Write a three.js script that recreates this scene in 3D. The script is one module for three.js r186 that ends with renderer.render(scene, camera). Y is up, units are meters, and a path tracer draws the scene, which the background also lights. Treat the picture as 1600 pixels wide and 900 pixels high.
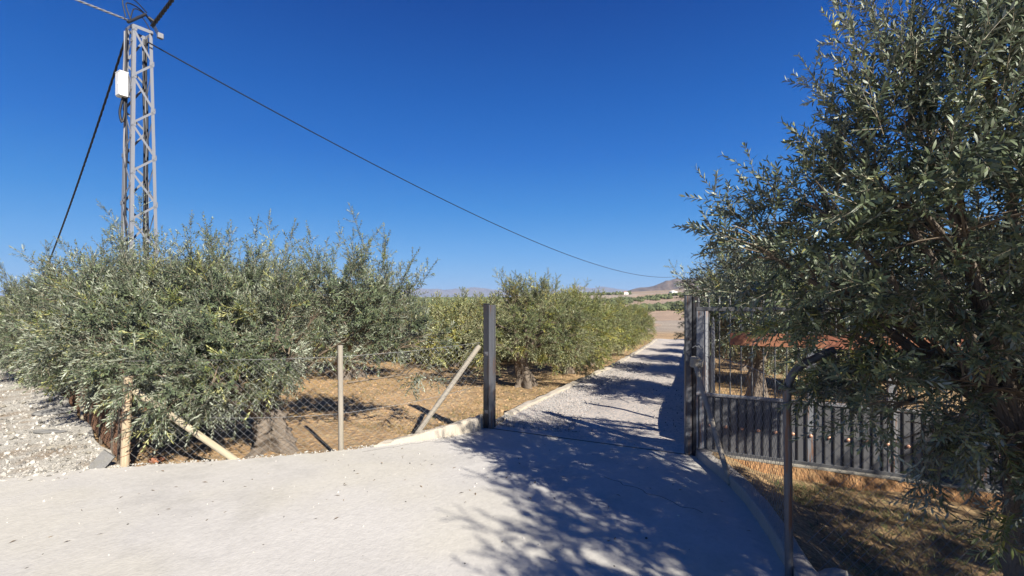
import * as THREE from 'three';
import { mergeGeometries } from 'three/addons/utils/BufferGeometryUtils.js';
import { RoundedBoxGeometry } from 'three/addons/geometries/RoundedBoxGeometry.js';

// ------------------------------------------------------------------ camera, sky, sun, exposure
const scene = new THREE.Scene();
const EYE = 1.75, F = 760, HY = 465;                 // eye height (m), focal length and horizon in photo pixels
const camera = new THREE.PerspectiveCamera(2 * Math.atan(450 / F) * 180 / Math.PI, 16 / 9, 0.1, 60000);
camera.position.set(0, EYE, 0);
camera.lookAt(0, EYE, -10);
camera.setViewOffset(1600, 900, 0, 450 - HY, 1600, 900);
scene.add(camera);

const renderer = new THREE.WebGLRenderer({ antialias: true });
renderer.setSize(1024, 576);
renderer.toneMapping = THREE.LinearToneMapping;
renderer.toneMappingExposure = 2.25;
renderer.shadowMap.enabled = true;
renderer.shadowMap.type = THREE.PCFSoftShadowMap;

const lerp = (a, b, t) => a + (b - a) * t;
const clamp = (x, a = 0, b = 1) => Math.min(b, Math.max(a, x));
const sstep = (a, b, x) => { const t = clamp((x - a) / (b - a)); return t * t * (3 - 2 * t); };
function table(rows, x) {
  if (x <= rows[0][0]) return rows[0].slice(1);
  for (let i = 1; i < rows.length; i++) if (x <= rows[i][0]) {
    const t = (x - rows[i - 1][0]) / (rows[i][0] - rows[i - 1][0]);
    return rows[i].slice(1).map((v, k) => lerp(rows[i - 1][k + 1], v, t));
  }
  return rows[rows.length - 1].slice(1);
}
{ // clear sky: colour depends on height alone, so it goes on alike all round
  const W = 512, H = 256, data = new Float32Array(W * H * 4);
  const lin = (v) => { v /= 255; return v <= 0.04045 ? v / 12.92 : ((v + 0.055) / 1.055) ** 2.4; };
  const rows = [[-90, 120, 110, 100], [-3, 150, 165, 185], [0, 150, 186, 225], [2, 136, 186, 235], [5, 108, 172, 235], [10, 66, 143, 221], [16, 38, 114, 204], [22, 22, 96, 186], [31, 8, 72, 158], [50, 6, 56, 132], [90, 6, 46, 112]];
  for (let r = 0; r < H; r++) {
    const el = ((r + 0.5) / H - 0.5) * 180, c = table(rows, el).map((v) => lin(v) / 2.25);
    for (let k = 0; k < W; k++) data.set([c[0], c[1], c[2], 1], (r * W + k) * 4);
  }
  const t = new THREE.DataTexture(data, W, H, THREE.RGBAFormat, THREE.FloatType);
  t.mapping = THREE.EquirectangularReflectionMapping;
  t.magFilter = t.minFilter = THREE.LinearFilter;
  t.needsUpdate = true;
  scene.background = t; scene.environment = t;
}
const SUN = new THREE.Vector3(1.43, 1.77, 2.15).normalize();
const sun = new THREE.DirectionalLight(new THREE.Color(1, 0.945, 0.84), 4.6);
sun.position.copy(SUN).multiplyScalar(60); sun.castShadow = true; sun.shadow.radius = 1;
sun.shadow.mapSize.set(4096, 4096);
Object.assign(sun.shadow.camera, { left: -35, right: 35, top: 35, bottom: -35, near: 1, far: 160 });
scene.add(sun, sun.target);
scene.fog = new THREE.FogExp2(new THREE.Color(0.5, 0.7, 1.0), 0.00005);

// ------------------------------------------------------------------ helpers
function rng(seed) { let a = seed >>> 0; return () => { a = (a + 0x6D2B79F5) | 0; let t = Math.imul(a ^ (a >>> 15), 1 | a); t = (t + Math.imul(t ^ (t >>> 7), 61 | t)) ^ t; return ((t ^ (t >>> 14)) >>> 0) / 4294967296; }; }
const V = (x, y, z) => new THREE.Vector3(x, y, z);
const P = (x, h, d) => new THREE.Vector3(x, h, -d);  // right, up, ahead
const hash = (x, y, s) => { let h = Math.imul(x, 374761393) ^ Math.imul(y, 668265263) ^ Math.imul(s, 2147483647 ^ 0x5bd1e995); h = Math.imul(h ^ (h >>> 13), 1274126177); return ((h ^ (h >>> 16)) >>> 0) / 4294967296; };
function vnoise(x, y, per, s) {                     // tileable value noise of period per
  const ix = Math.floor(x), iy = Math.floor(y); let fx = x - ix, fy = y - iy; fx = fx * fx * (3 - 2 * fx); fy = fy * fy * (3 - 2 * fy);
  const m = (k) => per ? ((k % per) + per) % per : k;
  return lerp(lerp(hash(m(ix), m(iy), s), hash(m(ix + 1), m(iy), s), fx), lerp(hash(m(ix), m(iy + 1), s), hash(m(ix + 1), m(iy + 1), s), fx), fy);
}
function fbm(u, v, f, oct, s) { let a = 0.5, t = 0, n = 0; for (let i = 0; i < oct; i++) { t += a * vnoise(u * f, v * f, f, s + i); n += a; a *= 0.55; f *= 2; } return t / n; }
const wn = (x, z, s = 1) => vnoise(x, z, 0, s);      // free noise 0..1
function texture(size, fn, srgb = true) {
  const d = new Uint8Array(size * size * 4);
  for (let y = 0; y < size; y++) for (let x = 0; x < size; x++) {
    const c = fn(x / size, y / size), o = (y * size + x) * 4;
    for (let k = 0; k < 3; k++) { let v = clamp(c[k]); if (srgb) v = v <= 0.0031308 ? v * 12.92 : 1.055 * v ** (1 / 2.4) - 0.055; d[o + k] = v * 255; }
    d[o + 3] = 255;
  }
  const t = new THREE.DataTexture(d, size, size); t.wrapS = t.wrapT = THREE.RepeatWrapping; t.magFilter = THREE.LinearFilter; t.minFilter = THREE.LinearMipmapLinearFilter; t.generateMipmaps = true;
  if (srgb) t.colorSpace = THREE.SRGBColorSpace; t.needsUpdate = true; return t;
}
const bumpTex = (size, fn) => texture(size, (u, v) => { const h = fn(u, v); return [h, h, h]; }, false);
function voronoi(u, v, n, s) {                       // tileable: distances to the two nearest points and the id of the nearest
  const x = u * n, y = v * n, ix = Math.floor(x), iy = Math.floor(y); let a = 9, b = 9, id = 0;
  for (let j = -1; j <= 1; j++) for (let i = -1; i <= 1; i++) {
    const cx = ((ix + i) % n + n) % n, cy = ((iy + j) % n + n) % n, px = ix + i + hash(cx, cy, s), py = iy + j + hash(cx, cy, s + 1), d = Math.hypot(px - x, py - y);
    if (d < a) { b = a; a = d; id = hash(cx, cy, s + 2); } else if (d < b) b = d;
  }
  return [a, b, id];
}
const names = new Map();
function numbered(n) { const k = names.get(n) ?? 0; names.set(n, k + 1); return k ? n + '_' + String(k).padStart(3, '0') : n; }
function tag(o, label, category, group, kind) { o.userData.label = label; o.userData.category = category; if (group) o.userData.group = group; if (kind) o.userData.kind = kind; return o; }
function shadows(o) { o.castShadow = o.receiveShadow = true; return o; }
function mesh(name, geo, mat, parent = scene) { const m = shadows(new THREE.Mesh(Array.isArray(geo) ? join(geo) : geo, mat)); m.name = parent === scene ? numbered(name) : name; parent.add(m); return m; }
function group(name, x = 0, y = 0, z = 0) { const g = new THREE.Group(); g.name = numbered(name); g.position.set(x, y, z); scene.add(g); return g; }
function struct(name, geo, mat, label, category) { const m = mesh(name, geo, mat); m.userData.kind = 'structure'; if (label) tag(m, label, category); return m; }
function join(list) { list = list.map((g) => { g = g.index ? g.toNonIndexed() : g; for (const k of Object.keys(g.attributes)) if (!['position', 'normal', 'uv'].includes(k)) g.deleteAttribute(k); return g; }); return mergeGeometries(list); }
function tube(pts, r, seg = 24, rad = 6, taper) {
  const c = pts instanceof THREE.Curve ? pts : new THREE.CatmullRomCurve3(pts), g = new THREE.TubeGeometry(c, seg, r, rad, false);
  if (taper !== undefined) { const p = g.attributes.position; for (let i = 0; i <= seg; i++) { const q = c.getPointAt(i / seg), s = lerp(1, taper, i / seg); for (let j = 0; j <= rad; j++) { const k = i * (rad + 1) + j; p.setXYZ(k, q.x + (p.getX(k) - q.x) * s, q.y + (p.getY(k) - q.y) * s, q.z + (p.getZ(k) - q.z) * s); } } g.computeVertexNormals(); }
  return g;
}
function rod(a, b, r, rad = 8, r2 = r) { const g = new THREE.CylinderGeometry(r2, r, a.distanceTo(b), rad, 1); g.translate(0, a.distanceTo(b) / 2, 0); g.applyQuaternion(new THREE.Quaternion().setFromUnitVectors(V(0, 1, 0), b.clone().sub(a).normalize())); g.translate(a.x, a.y, a.z); return g; }
function bar(a, b, w, t, roll = V(0, 0, 1)) {        // flat bar from a to b, w across, t along roll
  const L = a.distanceTo(b), y = b.clone().sub(a).normalize(), z = roll.clone().addScaledVector(y, -roll.dot(y)).normalize(), x = y.clone().cross(z), g = new THREE.BoxGeometry(w, L, t);
  g.translate(0, L / 2, 0); g.applyMatrix4(new THREE.Matrix4().makeBasis(x, y, z).setPosition(a)); return g;
}
const box = (w, h, d, x = 0, y = 0, z = 0) => new THREE.BoxGeometry(w, h, d).translate(x, y, z);
const rbox = (w, h, d, r, x = 0, y = 0, z = 0) => new RoundedBoxGeometry(w, h, d, 2, r).translate(x, y, z);
function uvMetres(g, s) { const p = g.attributes.position, u = new Float32Array(p.count * 2); for (let i = 0; i < p.count; i++) { u[2 * i] = p.getX(i) / s; u[2 * i + 1] = p.getZ(i) / s; } g.setAttribute('uv', new THREE.BufferAttribute(u, 2)); return g; }
const std = (o) => new THREE.MeshStandardMaterial({ roughness: 0.9, ...o });
const rgb = (r, g, b) => new THREE.Color().setRGB(r, g, b);

// ground heights (metres): the apron is level, the drive and orchard fall gently away, a valley lies behind
const PROF = [[-50, 0], [5.6, 0], [7.5, -0.035], [30, -0.72], [60, -2.2], [100, -3.8], [200, -6.2], [500, -8.2], [800, -3], [1000, 5], [1400, 14], [2500, 11], [4000, 0], [60000, -60]];
function base(x, d) {
  const r = Math.hypot(x, d), k = sstep(20, 60, r);
  let h = table(PROF, lerp(d, r * (d < 0 ? 0.3 : 1), k))[0];
  const az = Math.atan2(x, Math.max(d, 0.01));
  if (h > -2 && r > 600) h = lerp(h, Math.min(h, -2), 1 - sstep(0.02, 0.14, az));
  if (r > 150) h += 19 * Math.exp(-(((az - 0.46) / 0.17) ** 2)) * sstep(200, 720, r) * (1 - sstep(1100, 2600, r)) + (wn(x / 160 + 7, d / 160, 5) - 0.5) * 5 * sstep(150, 500, r);
  return h;
}
const FIELD = -0.14;
const fieldH = (x, d) => base(x, d) + FIELD + (wn(x * 0.7, d * 0.7, 2) - 0.5) * 0.05 + (wn(x * 2.6, d * 2.6, 3) - 0.5) * 0.025;

// ------------------------------------------------------------------ procedural textures
const soilMap = texture(1024, (u, v) => {
  const n = fbm(u, v, 6, 6, 11), f = fbm(u, v, 64, 4, 31), g = fbm(u, v, 24, 4, 51), straw = Math.abs(fbm(u * 1, v, 40, 3, 71) - 0.5) < 0.025 ? 0.12 : 0;
  const k = 0.55 + 0.65 * n + 0.75 * (f - 0.5), s = clamp((g - 0.45) * 3);
  return [lerp(0.35, 0.33, s) * k + straw, lerp(0.212, 0.225, s) * k + straw * 0.8, lerp(0.10, 0.115, s) * k + straw * 0.4];
});
const soilBump = bumpTex(1024, (u, v) => 0.5 * fbm(u, v, 12, 6, 11) + 0.5 * fbm(u, v, 70, 4, 31));
const concMap = texture(1024, (u, v) => {
  const n = fbm(u, v, 4, 6, 111), f = fbm(u, v, 128, 3, 131), st = clamp((fbm(u, v, 7, 5, 151) - 0.54) * 5), sp = hash(Math.floor(u * 340), Math.floor(v * 340), 9) > 0.993 ? 0.13 : 0;
  const pt = clamp((fbm(u + 0.4, v, 3, 4, 161) - 0.5) * 4 + 0.5), k = 0.93 + 0.16 * (n - 0.5) + 0.16 * (f - 0.5) - 0.10 * st - sp * 0.7;
  return [0.485 * k, lerp(0.458, 0.462, pt) * k, lerp(0.405, 0.43, pt) * k];
});
const concBump = bumpTex(1024, (u, v) => 0.55 * fbm(u, v, 10, 4, 171) + 0.3 * fbm(u, v, 90, 4, 181) + 0.15 * fbm(u, v, 300, 1, 191));
const gravMap = texture(1024, (u, v) => {
  const [a, b, id] = voronoi(u, v, 70, 211), [, , id2] = voronoi(u + 0.13, v + 0.4, 160, 217), n = fbm(u, v, 5, 5, 221);
  const k = (0.72 + 0.32 * id * id + 0.14 * (id2 - 0.5)) * (0.82 + 0.36 * n); const warm = (id - 0.5) * 0.04;
  return [(0.33 + warm) * k, 0.315 * k, (0.295 - warm) * k];
});
const gravBump = bumpTex(1024, (u, v) => { const [a, b] = voronoi(u, v, 70, 211), [c, d] = voronoi(u + 0.13, v + 0.4, 160, 217); return clamp((b - a) * 0.9) * 0.7 + clamp(d - c) * 0.3; });
const trackMap = texture(1024, (u, v) => {
  const [, , id] = voronoi(u, v, 90, 251), [, , id2] = voronoi(u + 0.3, v, 45, 257), n = clamp((fbm(u, v, 4, 6, 261) - 0.47) * 4), k = 0.75 + 0.4 * id + (id2 > 0.82 ? 0.2 : 0), s = 0.75 + 0.4 * id;
  return [lerp(0.315 * k, 0.21 * s, n), lerp(0.3 * k, 0.165 * s, n), lerp(0.27 * k, 0.12 * s, n)];
});
const barkMap = texture(512, (u, v) => { const n = fbm(u, v, 5, 5, 311), r = fbm(u * 1, v * 0.25 + 0.3, 24, 4, 321), k = 0.5 + 0.9 * (n * 0.4 + r * 0.6); return [0.165 * k, 0.132 * k, 0.102 * k]; });
const barkBump = bumpTex(512, (u, v) => 0.6 * fbm(u, v * 0.25, 20, 4, 321) + 0.4 * fbm(u, v, 14, 4, 331));
const metalMap = texture(512, (u, v) => { const n = fbm(u, v, 5, 5, 411), f = fbm(u, v, 60, 3, 421), k = 0.82 + 0.2 * (n - 0.5) + 0.24 * (f - 0.5); return [k, k, k]; });
const wornMap = texture(512, (u, v) => { const n = fbm(u, v, 6, 6, 431), f = fbm(u, v, 50, 3, 441), s = clamp((n - 0.60) * 9), k = 0.82 + 0.3 * (f - 0.5) + 0.3 * (fbm(u, v, 4, 4, 451) - 0.5); return [lerp(k, 0.95, s), lerp(k, 0.52, s), lerp(k, 0.32, s)]; });
const rustMap = texture(512, (u, v) => { const n = fbm(u, v, 6, 5, 511), f = fbm(u, v, 50, 3, 521), k = 0.65 + 0.5 * n + 0.3 * (f - 0.5), s = clamp((n - 0.5) * 5); return [lerp(0.36, 0.26, s) * k, lerp(0.155, 0.10, s) * k, lerp(0.085, 0.06, s) * k]; });
const roughBump = bumpTex(512, (u, v) => 0.6 * fbm(u, v, 16, 5, 611) + 0.4 * fbm(u, v, 80, 3, 621));

const M = {
  soil: std({ map: soilMap, bumpMap: soilBump, bumpScale: 0.055, roughness: 1, vertexColors: true, color: rgb(1.08, 1.12, 1.2) }),
  bed: std({ map: soilMap, bumpMap: soilBump, bumpScale: 0.03, roughness: 1, color: rgb(0.8, 0.84, 0.85) }),
  concrete: std({ map: concMap, bumpMap: concBump, bumpScale: 0.007, roughness: 0.92 }),
  roughConcrete: std({ map: concMap, bumpMap: roughBump, bumpScale: 0.02, color: rgb(0.95, 0.88, 0.78) }),
  kerb: std({ map: concMap, bumpMap: roughBump, bumpScale: 0.012, color: rgb(0.72, 0.69, 0.66) }),
  gravel: std({ map: gravMap, bumpMap: gravBump, bumpScale: 0.005, color: rgb(1.6, 1.5, 1.43) }),
  track: std({ map: trackMap, bumpMap: gravBump, bumpScale: 0.015, color: rgb(1.4, 1.38, 1.34) }),
  bark: std({ map: barkMap, bumpMap: barkBump, bumpScale: 0.045 }),
  twig: std({ color: rgb(0.17, 0.13, 0.09) }),
  galv: std({ map: metalMap, color: rgb(0.235, 0.245, 0.275), roughness: 0.55, metalness: 0.2 }),
  wire: std({ color: rgb(0.23, 0.23, 0.23), roughness: 0.5, metalness: 0.3 }),
  rustWire: std({ color: rgb(0.22, 0.12, 0.075) }),
  cable: std({ color: rgb(0.012, 0.012, 0.016), roughness: 0.55 }),
  greyCable: std({ color: rgb(0.2, 0.2, 0.22), roughness: 0.6 }),
  white: std({ map: metalMap, color: rgb(0.82, 0.82, 0.80), roughness: 0.5 }),
  postSteel: std({ map: wornMap, color: rgb(0.125, 0.13, 0.145), roughness: 0.45, metalness: 0.3 }),
  postDark: std({ map: wornMap, color: rgb(0.03, 0.031, 0.038), roughness: 0.45, metalness: 0.3 }),
  panel: std({ map: metalMap, color: rgb(0.13, 0.13, 0.138), roughness: 0.6, metalness: 0.15 }),
  rib: std({ color: rgb(0.02, 0.02, 0.023), roughness: 0.5, metalness: 0.2 }),
  bars: std({ map: metalMap, color: rgb(0.11, 0.11, 0.115), roughness: 0.55, metalness: 0.2 }),
  upright: std({ map: wornMap, color: rgb(0.26, 0.27, 0.29), roughness: 0.55, metalness: 0.2 }),
  copper: std({ color: rgb(0.62, 0.34, 0.22), roughness: 0.4, metalness: 0.4 }),
  rust: std({ map: rustMap, bumpMap: roughBump, bumpScale: 0.003, roughness: 0.85 }),
  clay: std({ map: soilMap, bumpMap: roughBump, bumpScale: 0.03, color: rgb(0.8, 0.68, 0.6) }),
  cornerPost: std({ map: barkMap, bumpMap: roughBump, bumpScale: 0.006, color: rgb(2.6, 2.55, 2.2) }),
  concPost: std({ map: concMap, bumpMap: roughBump, bumpScale: 0.005, color: rgb(0.82, 0.74, 0.58) }),
  pipe: std({ map: wornMap, color: rgb(0.15, 0.15, 0.155), roughness: 0.6, metalness: 0.2 }),
  oldPipe: std({ map: concMap, bumpMap: roughBump, bumpScale: 0.004, color: rgb(0.62, 0.58, 0.52) }),
  stone: std({ map: concMap, bumpMap: roughBump, bumpScale: 0.01, color: rgb(0.8, 0.77, 0.7) }),
  greyStone: std({ map: concMap, bumpMap: roughBump, bumpScale: 0.01, color: rgb(0.45, 0.46, 0.48) }),
  wall: std({ map: concMap, bumpMap: roughBump, bumpScale: 0.01, color: rgb(0.8, 0.77, 0.72) }),
  leaf: std({ vertexColors: true, color: rgb(1.2, 1.2, 1.18), roughness: 0.5, side: THREE.DoubleSide }),
  straw: std({ vertexColors: true, roughness: 0.9, side: THREE.DoubleSide }),
  house: std({ color: rgb(0.62, 0.6, 0.57) }), roof: std({ color: rgb(0.36, 0.17, 0.1) }), glass: std({ color: rgb(0.04, 0.05, 0.06), roughness: 0.2 }),
  pebble: std({ roughness: 0.9 }),
};

// ------------------------------------------------------------------ the setting: ground, fields, hills
{
  const angs = []; for (let a = -180; a < 180; a += Math.abs(a) < 72 ? 0.6 : 4) angs.push(a * Math.PI / 180); angs.push(Math.PI);
  const rad = [0.05]; for (let r = 0.5; r < 26000; r *= r < 60 ? 1.035 : 1.06) rad.push(r);
  const pos = [], col = [], idx = [], n = angs.length;
  const soft = (x, d, r) => {
    const k = 0.8 + 0.4 * wn(x * 0.35, d * 0.35, 21), g = clamp((wn(x * 0.22 + 3, d * 0.22, 22) - 0.5) * 3);
    let c = [k, k * lerp(1, 1.03, g), k * lerp(1, 1.05, g)];
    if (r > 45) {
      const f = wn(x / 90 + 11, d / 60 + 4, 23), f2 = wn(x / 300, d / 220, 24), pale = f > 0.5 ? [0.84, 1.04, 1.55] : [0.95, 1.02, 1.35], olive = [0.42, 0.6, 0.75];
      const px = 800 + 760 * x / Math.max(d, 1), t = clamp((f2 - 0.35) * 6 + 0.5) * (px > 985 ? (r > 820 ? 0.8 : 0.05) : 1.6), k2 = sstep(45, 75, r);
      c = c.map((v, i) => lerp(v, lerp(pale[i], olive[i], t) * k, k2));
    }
    return c;
  };
  for (const r of rad) for (const a of angs) {
    const x = Math.sin(a) * r, d = Math.cos(a) * r, near = r < 70;
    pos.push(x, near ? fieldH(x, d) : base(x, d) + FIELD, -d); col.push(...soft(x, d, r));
  }
  for (let i = 0; i + 1 < rad.length; i++) for (let j = 0; j + 1 < n; j++) { const a = i * n + j, b = a + n; idx.push(a, b, a + 1, a + 1, b, b + 1); }
  const g = new THREE.BufferGeometry(); g.setAttribute('position', new THREE.Float32BufferAttribute(pos, 3)); g.setAttribute('color', new THREE.Float32BufferAttribute(col, 3)); g.setIndex(idx); g.computeVertexNormals();
  if (g.attributes.normal.getY(n * 20 + 10) < 0) { const ix = g.index.array; for (let i = 0; i < ix.length; i += 3) { const t = ix[i]; ix[i] = ix[i + 1]; ix[i + 1] = t; } g.computeVertexNormals(); }
  uvMetres(g, 3.1);
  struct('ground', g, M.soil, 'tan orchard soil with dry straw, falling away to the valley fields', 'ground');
}
function jag(pts, step, amp, seed, closed = true) {   // subdivide a plan outline [x, d] and roughen it
  const R = rng(seed), out = [];
  for (let i = 0; i < pts.length - (closed ? 0 : 1); i++) {
    const a = pts[i], b = pts[(i + 1) % pts.length], L = Math.hypot(b[0] - a[0], b[1] - a[1]), n = a[2] === 0 ? 1 : Math.max(1, Math.round(L / step)), q = a[2] === 0 ? 0 : amp;
    for (let k = 0; k < n; k++) { const t = k / n; out.push([lerp(a[0], b[0], t) + (R() - 0.5) * q, lerp(a[1], b[1], t) + (R() - 0.5) * q]); }
  }
  return out;
}
function slab(outline, top, thick, tile) {            // flat slab with a rounded upper edge
  const s = new THREE.Shape(outline.map(([x, d]) => new THREE.Vector2(x, d))), g = new THREE.ExtrudeGeometry(s, { depth: thick - 0.012, bevelEnabled: true, bevelSize: 0.012, bevelThickness: 0.012, bevelSegments: 2, steps: 1 });
  g.rotateX(-Math.PI / 2); g.translate(0, top - thick, 0); return uvMetres(g, tile);
}
const apronEdge = [[-14, 3.7], [-9, 4.15], [-6.4, 4.45], [-4.95, 4.66], [-4.45, 4.95], [-4.05, 5.02], [-3.0, 5.25], [-1.98, 5.55], [-1.35, 5.85], [-0.75, 6.1], [-0.4, 6.45]];
const kerbLine = [[2.02, 5.37], [2.03, 4.75], [2.0, 4.25], [1.92, 3.75], [1.83, 3.35], [1.74, 3.0], [1.62, 2.4], [1.55, 1.0], [1.5, -1]];
const gateDir = [0.8975, -0.4414], gateR = [2.02, 5.39];
{
  const o = [...jag(apronEdge, 0.09, 0.05, 5, false), [-0.36, 6.62], [2.12, 5.42], ...kerbLine.slice(1), [1.5, -12], [-14, -12]];
  struct('concrete_apron', slab(o, 0, 0.2, 3.7), M.concrete, 'pale concrete apron sloping from the lane to the gate', 'pavement');
}
{ // white stony track along the side fence
  const o = jag([[-14, 3.62], [-9, 4.07], [-6.4, 4.36], [-4.95, 4.58], [-4.3, 4.96], [-4.1, 5.06], [-6.35, 7.12], [-8.35, 9.0], [-10.6, 10.9], [-22, 21.5], [-30, 30], [-60, 40], [-60, 4]], 0.4, 0.1, 9);
  struct('gravel_track', slab(o, -0.012, 0.18, 1.9), M.track, 'white stony gravel track running left along the side fence', 'track');
}
// drive beyond the gate: left and right edges as functions of the distance
const DRIVE = [[5.35, 1.98, 2.08], [5.6, 1.45, 2.1], [6.5, -0.3, 2.36], [7.6, 0.1, 2.8], [9, 0.72, 3.42], [11, 1.6, 4.28], [14, 2.95, 5.5], [18, 4.55, 7.1], [24, 6.9, 9.5], [29, 8.7, 11.4]];
const driveAt = (d) => table(DRIVE, d);
{
  const pos = [], idx = [], N = 130, K = 10;
  for (let i = 0; i <= N; i++) { const d = lerp(5.36, 29, i / N), [l, r] = driveAt(d); for (let j = 0; j <= K; j++) { const t = j / K, x = lerp(l, r, t); pos.push(x, base(x, d) - 0.004 + (wn(x * 1.6, d * 1.6, 41) - 0.5) * 0.03 * sstep(6.6, 8, d) - 0.025 * sstep(6.6, 8, d) * (Math.exp(-(((t - 0.3) / 0.1) ** 2)) + Math.exp(-(((t - 0.75) / 0.1) ** 2))), -d); } }
  for (let i = 0; i < N; i++) for (let j = 0; j < K; j++) { const a = i * (K + 1) + j, b = a + K + 1; idx.push(a, a + 1, b, a + 1, b + 1, b); }
  const g = new THREE.BufferGeometry(); g.setAttribute('position', new THREE.Float32BufferAttribute(pos, 3)); g.setIndex(idx); g.computeVertexNormals(); uvMetres(g, 1.9);
  struct('driveway', g, M.gravel, 'grey gravel drive running away beyond the gate', 'driveway');
}
function ribbon(line, w, hgt, bottom, tileSeed, amp = 0.02) { // long low concrete strip along [x, d] points
  const c = new THREE.CatmullRomCurve3(line.map(([x, d]) => V(x, 0, -d))), N = Math.round(c.getLength() / 0.14), pos = [], idx = [], prof = [[-1, bottom], [-1, 0.8], [-0.75, 1], [0.75, 1], [1, 0.8], [1, bottom]];
  for (let i = 0; i <= N; i++) {
    const p = c.getPointAt(i / N), t = c.getTangentAt(i / N), nx = -t.z, nz = t.x, y0 = base(p.x, -p.z);
    prof.forEach(([s, h], k) => { const q = s * w / 2 + (wn(i * 0.6, k * 3.1, tileSeed) - 0.5) * amp, y = h === bottom ? bottom : h * hgt + (wn(i * 0.45, k * 2.3, tileSeed + 1) - 0.5) * amp; pos.push(p.x + nx * q, y0 + y, p.z + nz * q); });
  }
  for (let i = 0; i < N; i++) for (let k = 0; k < prof.length - 1; k++) { const a = i * 6 + k, b = a + 6; idx.push(a, a + 1, b, a + 1, b + 1, b); }
  for (const o of [0, N * 6]) for (let k = 1; k < 5; k++) o ? idx.push(o, o + k, o + k + 1) : idx.push(o, o + k + 1, o + k);
  const g = new THREE.BufferGeometry(); g.setAttribute('position', new THREE.Float32BufferAttribute(pos, 3)); g.setIndex(idx); g.computeVertexNormals(); return uvMetres(g, 1.3);
}
{ const l = []; for (let d = 7.4; d <= 29; d += 0.7) l.push([driveAt(d)[0] - 0.08, d]); struct('kerb_strip', ribbon(l, 0.15, 0.03, -0.3, 61, 0.05), M.roughConcrete, 'rough pale concrete kerb strip along the left side of the drive', 'kerb'); }
struct('kerb', ribbon(kerbLine.map(([x, d], i) => [x + 0.06, d - (i ? 0 : 0.02)]), 0.13, 0.10, -0.2, 71, 0.025), M.kerb, 'low grey concrete kerb curving from the gate post to the bent pole', 'kerb');
{ // thin cracks in the apron by the hump and across the slab
  const R = rng(881);
  for (const [a, b, n] of [[[-1.7, 5.52], [-0.42, 6.28], 16], [[0.9, 4.75], [1.55, 3.95], 12]]) {
    const pts = []; for (let i = 0; i <= n; i++) { const t = i / n, e = i % n ? 0.05 : 0; pts.push(P(lerp(a[0], b[0], t) + (R() - 0.5) * e, 0.0005, lerp(a[1], b[1], t) + (R() - 0.5) * e)); }
    const g = tube(pts, 0.0035, 80, 5); g.scale(1, 0.35, 1); g.translate(0, 0.0006, 0); struct('crack', g, std({ color: rgb(0.12, 0.105, 0.09) }), n > 13 ? 'thin crack in the apron along the concrete hump' : 'thin crack in the shaded apron near the kerb', 'crack');
  }
}
{ // planted bed right of the kerb, below the gate
  const k = kerbLine.map(([x, d]) => [x + 0.08, d]), e = [[7.2, 2.75], [7.2, -1]], N = 70;
  const pos = [], idx = [];
  for (let i = 0; i <= N; i++) for (let j = 0; j <= N; j++) {
    const d0 = lerp(5.36, -1, i / N), xl = table(k.map(([x, d]) => [-d, x]), -d0)[0], s = (j / N) ** 1.3 * 5.2, x = xl + s, lim = 5.39 - 0.4918 * (x - 2.02) - 0.02, d = Math.min(d0, lim);
    pos.push(x, 0.07 - 0.13 * sstep(0.02, 0.5, s) + (wn(x * 2.2, d * 2.2, 81) - 0.5) * 0.06 + (wn(x * 7, d * 7, 82) - 0.5) * 0.03, -d);
  }
  for (let i = 0; i < N; i++) for (let j = 0; j < N; j++) { const a = i * (N + 1) + j, b = a + N + 1; idx.push(a, b, a + 1, a + 1, b, b + 1); }
  const g = new THREE.BufferGeometry(); g.setAttribute('position', new THREE.Float32BufferAttribute(pos, 3)); g.setIndex(idx); g.computeVertexNormals(); uvMetres(g, 1.7);
  struct('bed', g, M.bed, 'dry leaf-strewn earth bed between the kerb and the black gate', 'earth bed');
}
// mountains: ridges with depth, blue only by the air in front of them
function mountain(name, azA, azB, dist, depth, ridge, seed, mat, label) {
  const N = 150, K = 26, pos = [], idx = [];
  for (let i = 0; i <= N; i++) {
    const az = lerp(azA, azB, i / N), px = 800 + 760 * Math.tan(az), hTop = (HY - table(ridge, px)[0]) / 760 * dist * Math.cos(az) * 1 + EYE;
    for (let j = 0; j <= K; j++) {
      const t = j / K, r = dist + (t - 0.5) * depth, x = Math.sin(az) * r, d = Math.cos(az) * r, s = t < 0.5 ? sstep(0, 0.5, t) : 1 - sstep(0.5, 1, t);
      const rough = (wn(x / dist * 60, d / dist * 60, seed) - 0.5) * 0.5 + (wn(x / dist * 190, d / dist * 190, seed + 1) - 0.5) * 0.22;
      pos.push(x, lerp(-60, hTop * (r / dist), s ** 0.8) + rough * hTop * 0.8 * s * (1 - 0.75 * Math.max(0, 1 - Math.abs(t - 0.5) * 8)), -d);
    }
  }
  for (let i = 0; i < N; i++) for (let j = 0; j < K; j++) { const a = i * (K + 1) + j, b = a + K + 1; idx.push(a, b, a + 1, a + 1, b, b + 1); }
  const g = new THREE.BufferGeometry(); g.setAttribute('position', new THREE.Float32BufferAttribute(pos, 3)); g.setIndex(idx); g.computeVertexNormals(); uvMetres(g, dist / 6);
  struct(name, g, mat, label, 'mountain');
}
const A = (px) => Math.atan((px - 800) / 760);
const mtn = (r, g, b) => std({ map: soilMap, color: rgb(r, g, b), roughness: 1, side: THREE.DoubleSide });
mountain('mountain', A(960), A(1480), 4200, 2200, [[960, 463], [975, 458], [985, 453], [1000, 450], [1020, 447], [1040, 440], [1055, 437], [1080, 436], [1120, 433], [1200, 438], [1480, 462]], 901, mtn(0.42, 0.46, 0.72), 'dark brown-violet hill rising behind the drive on the right');
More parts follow.
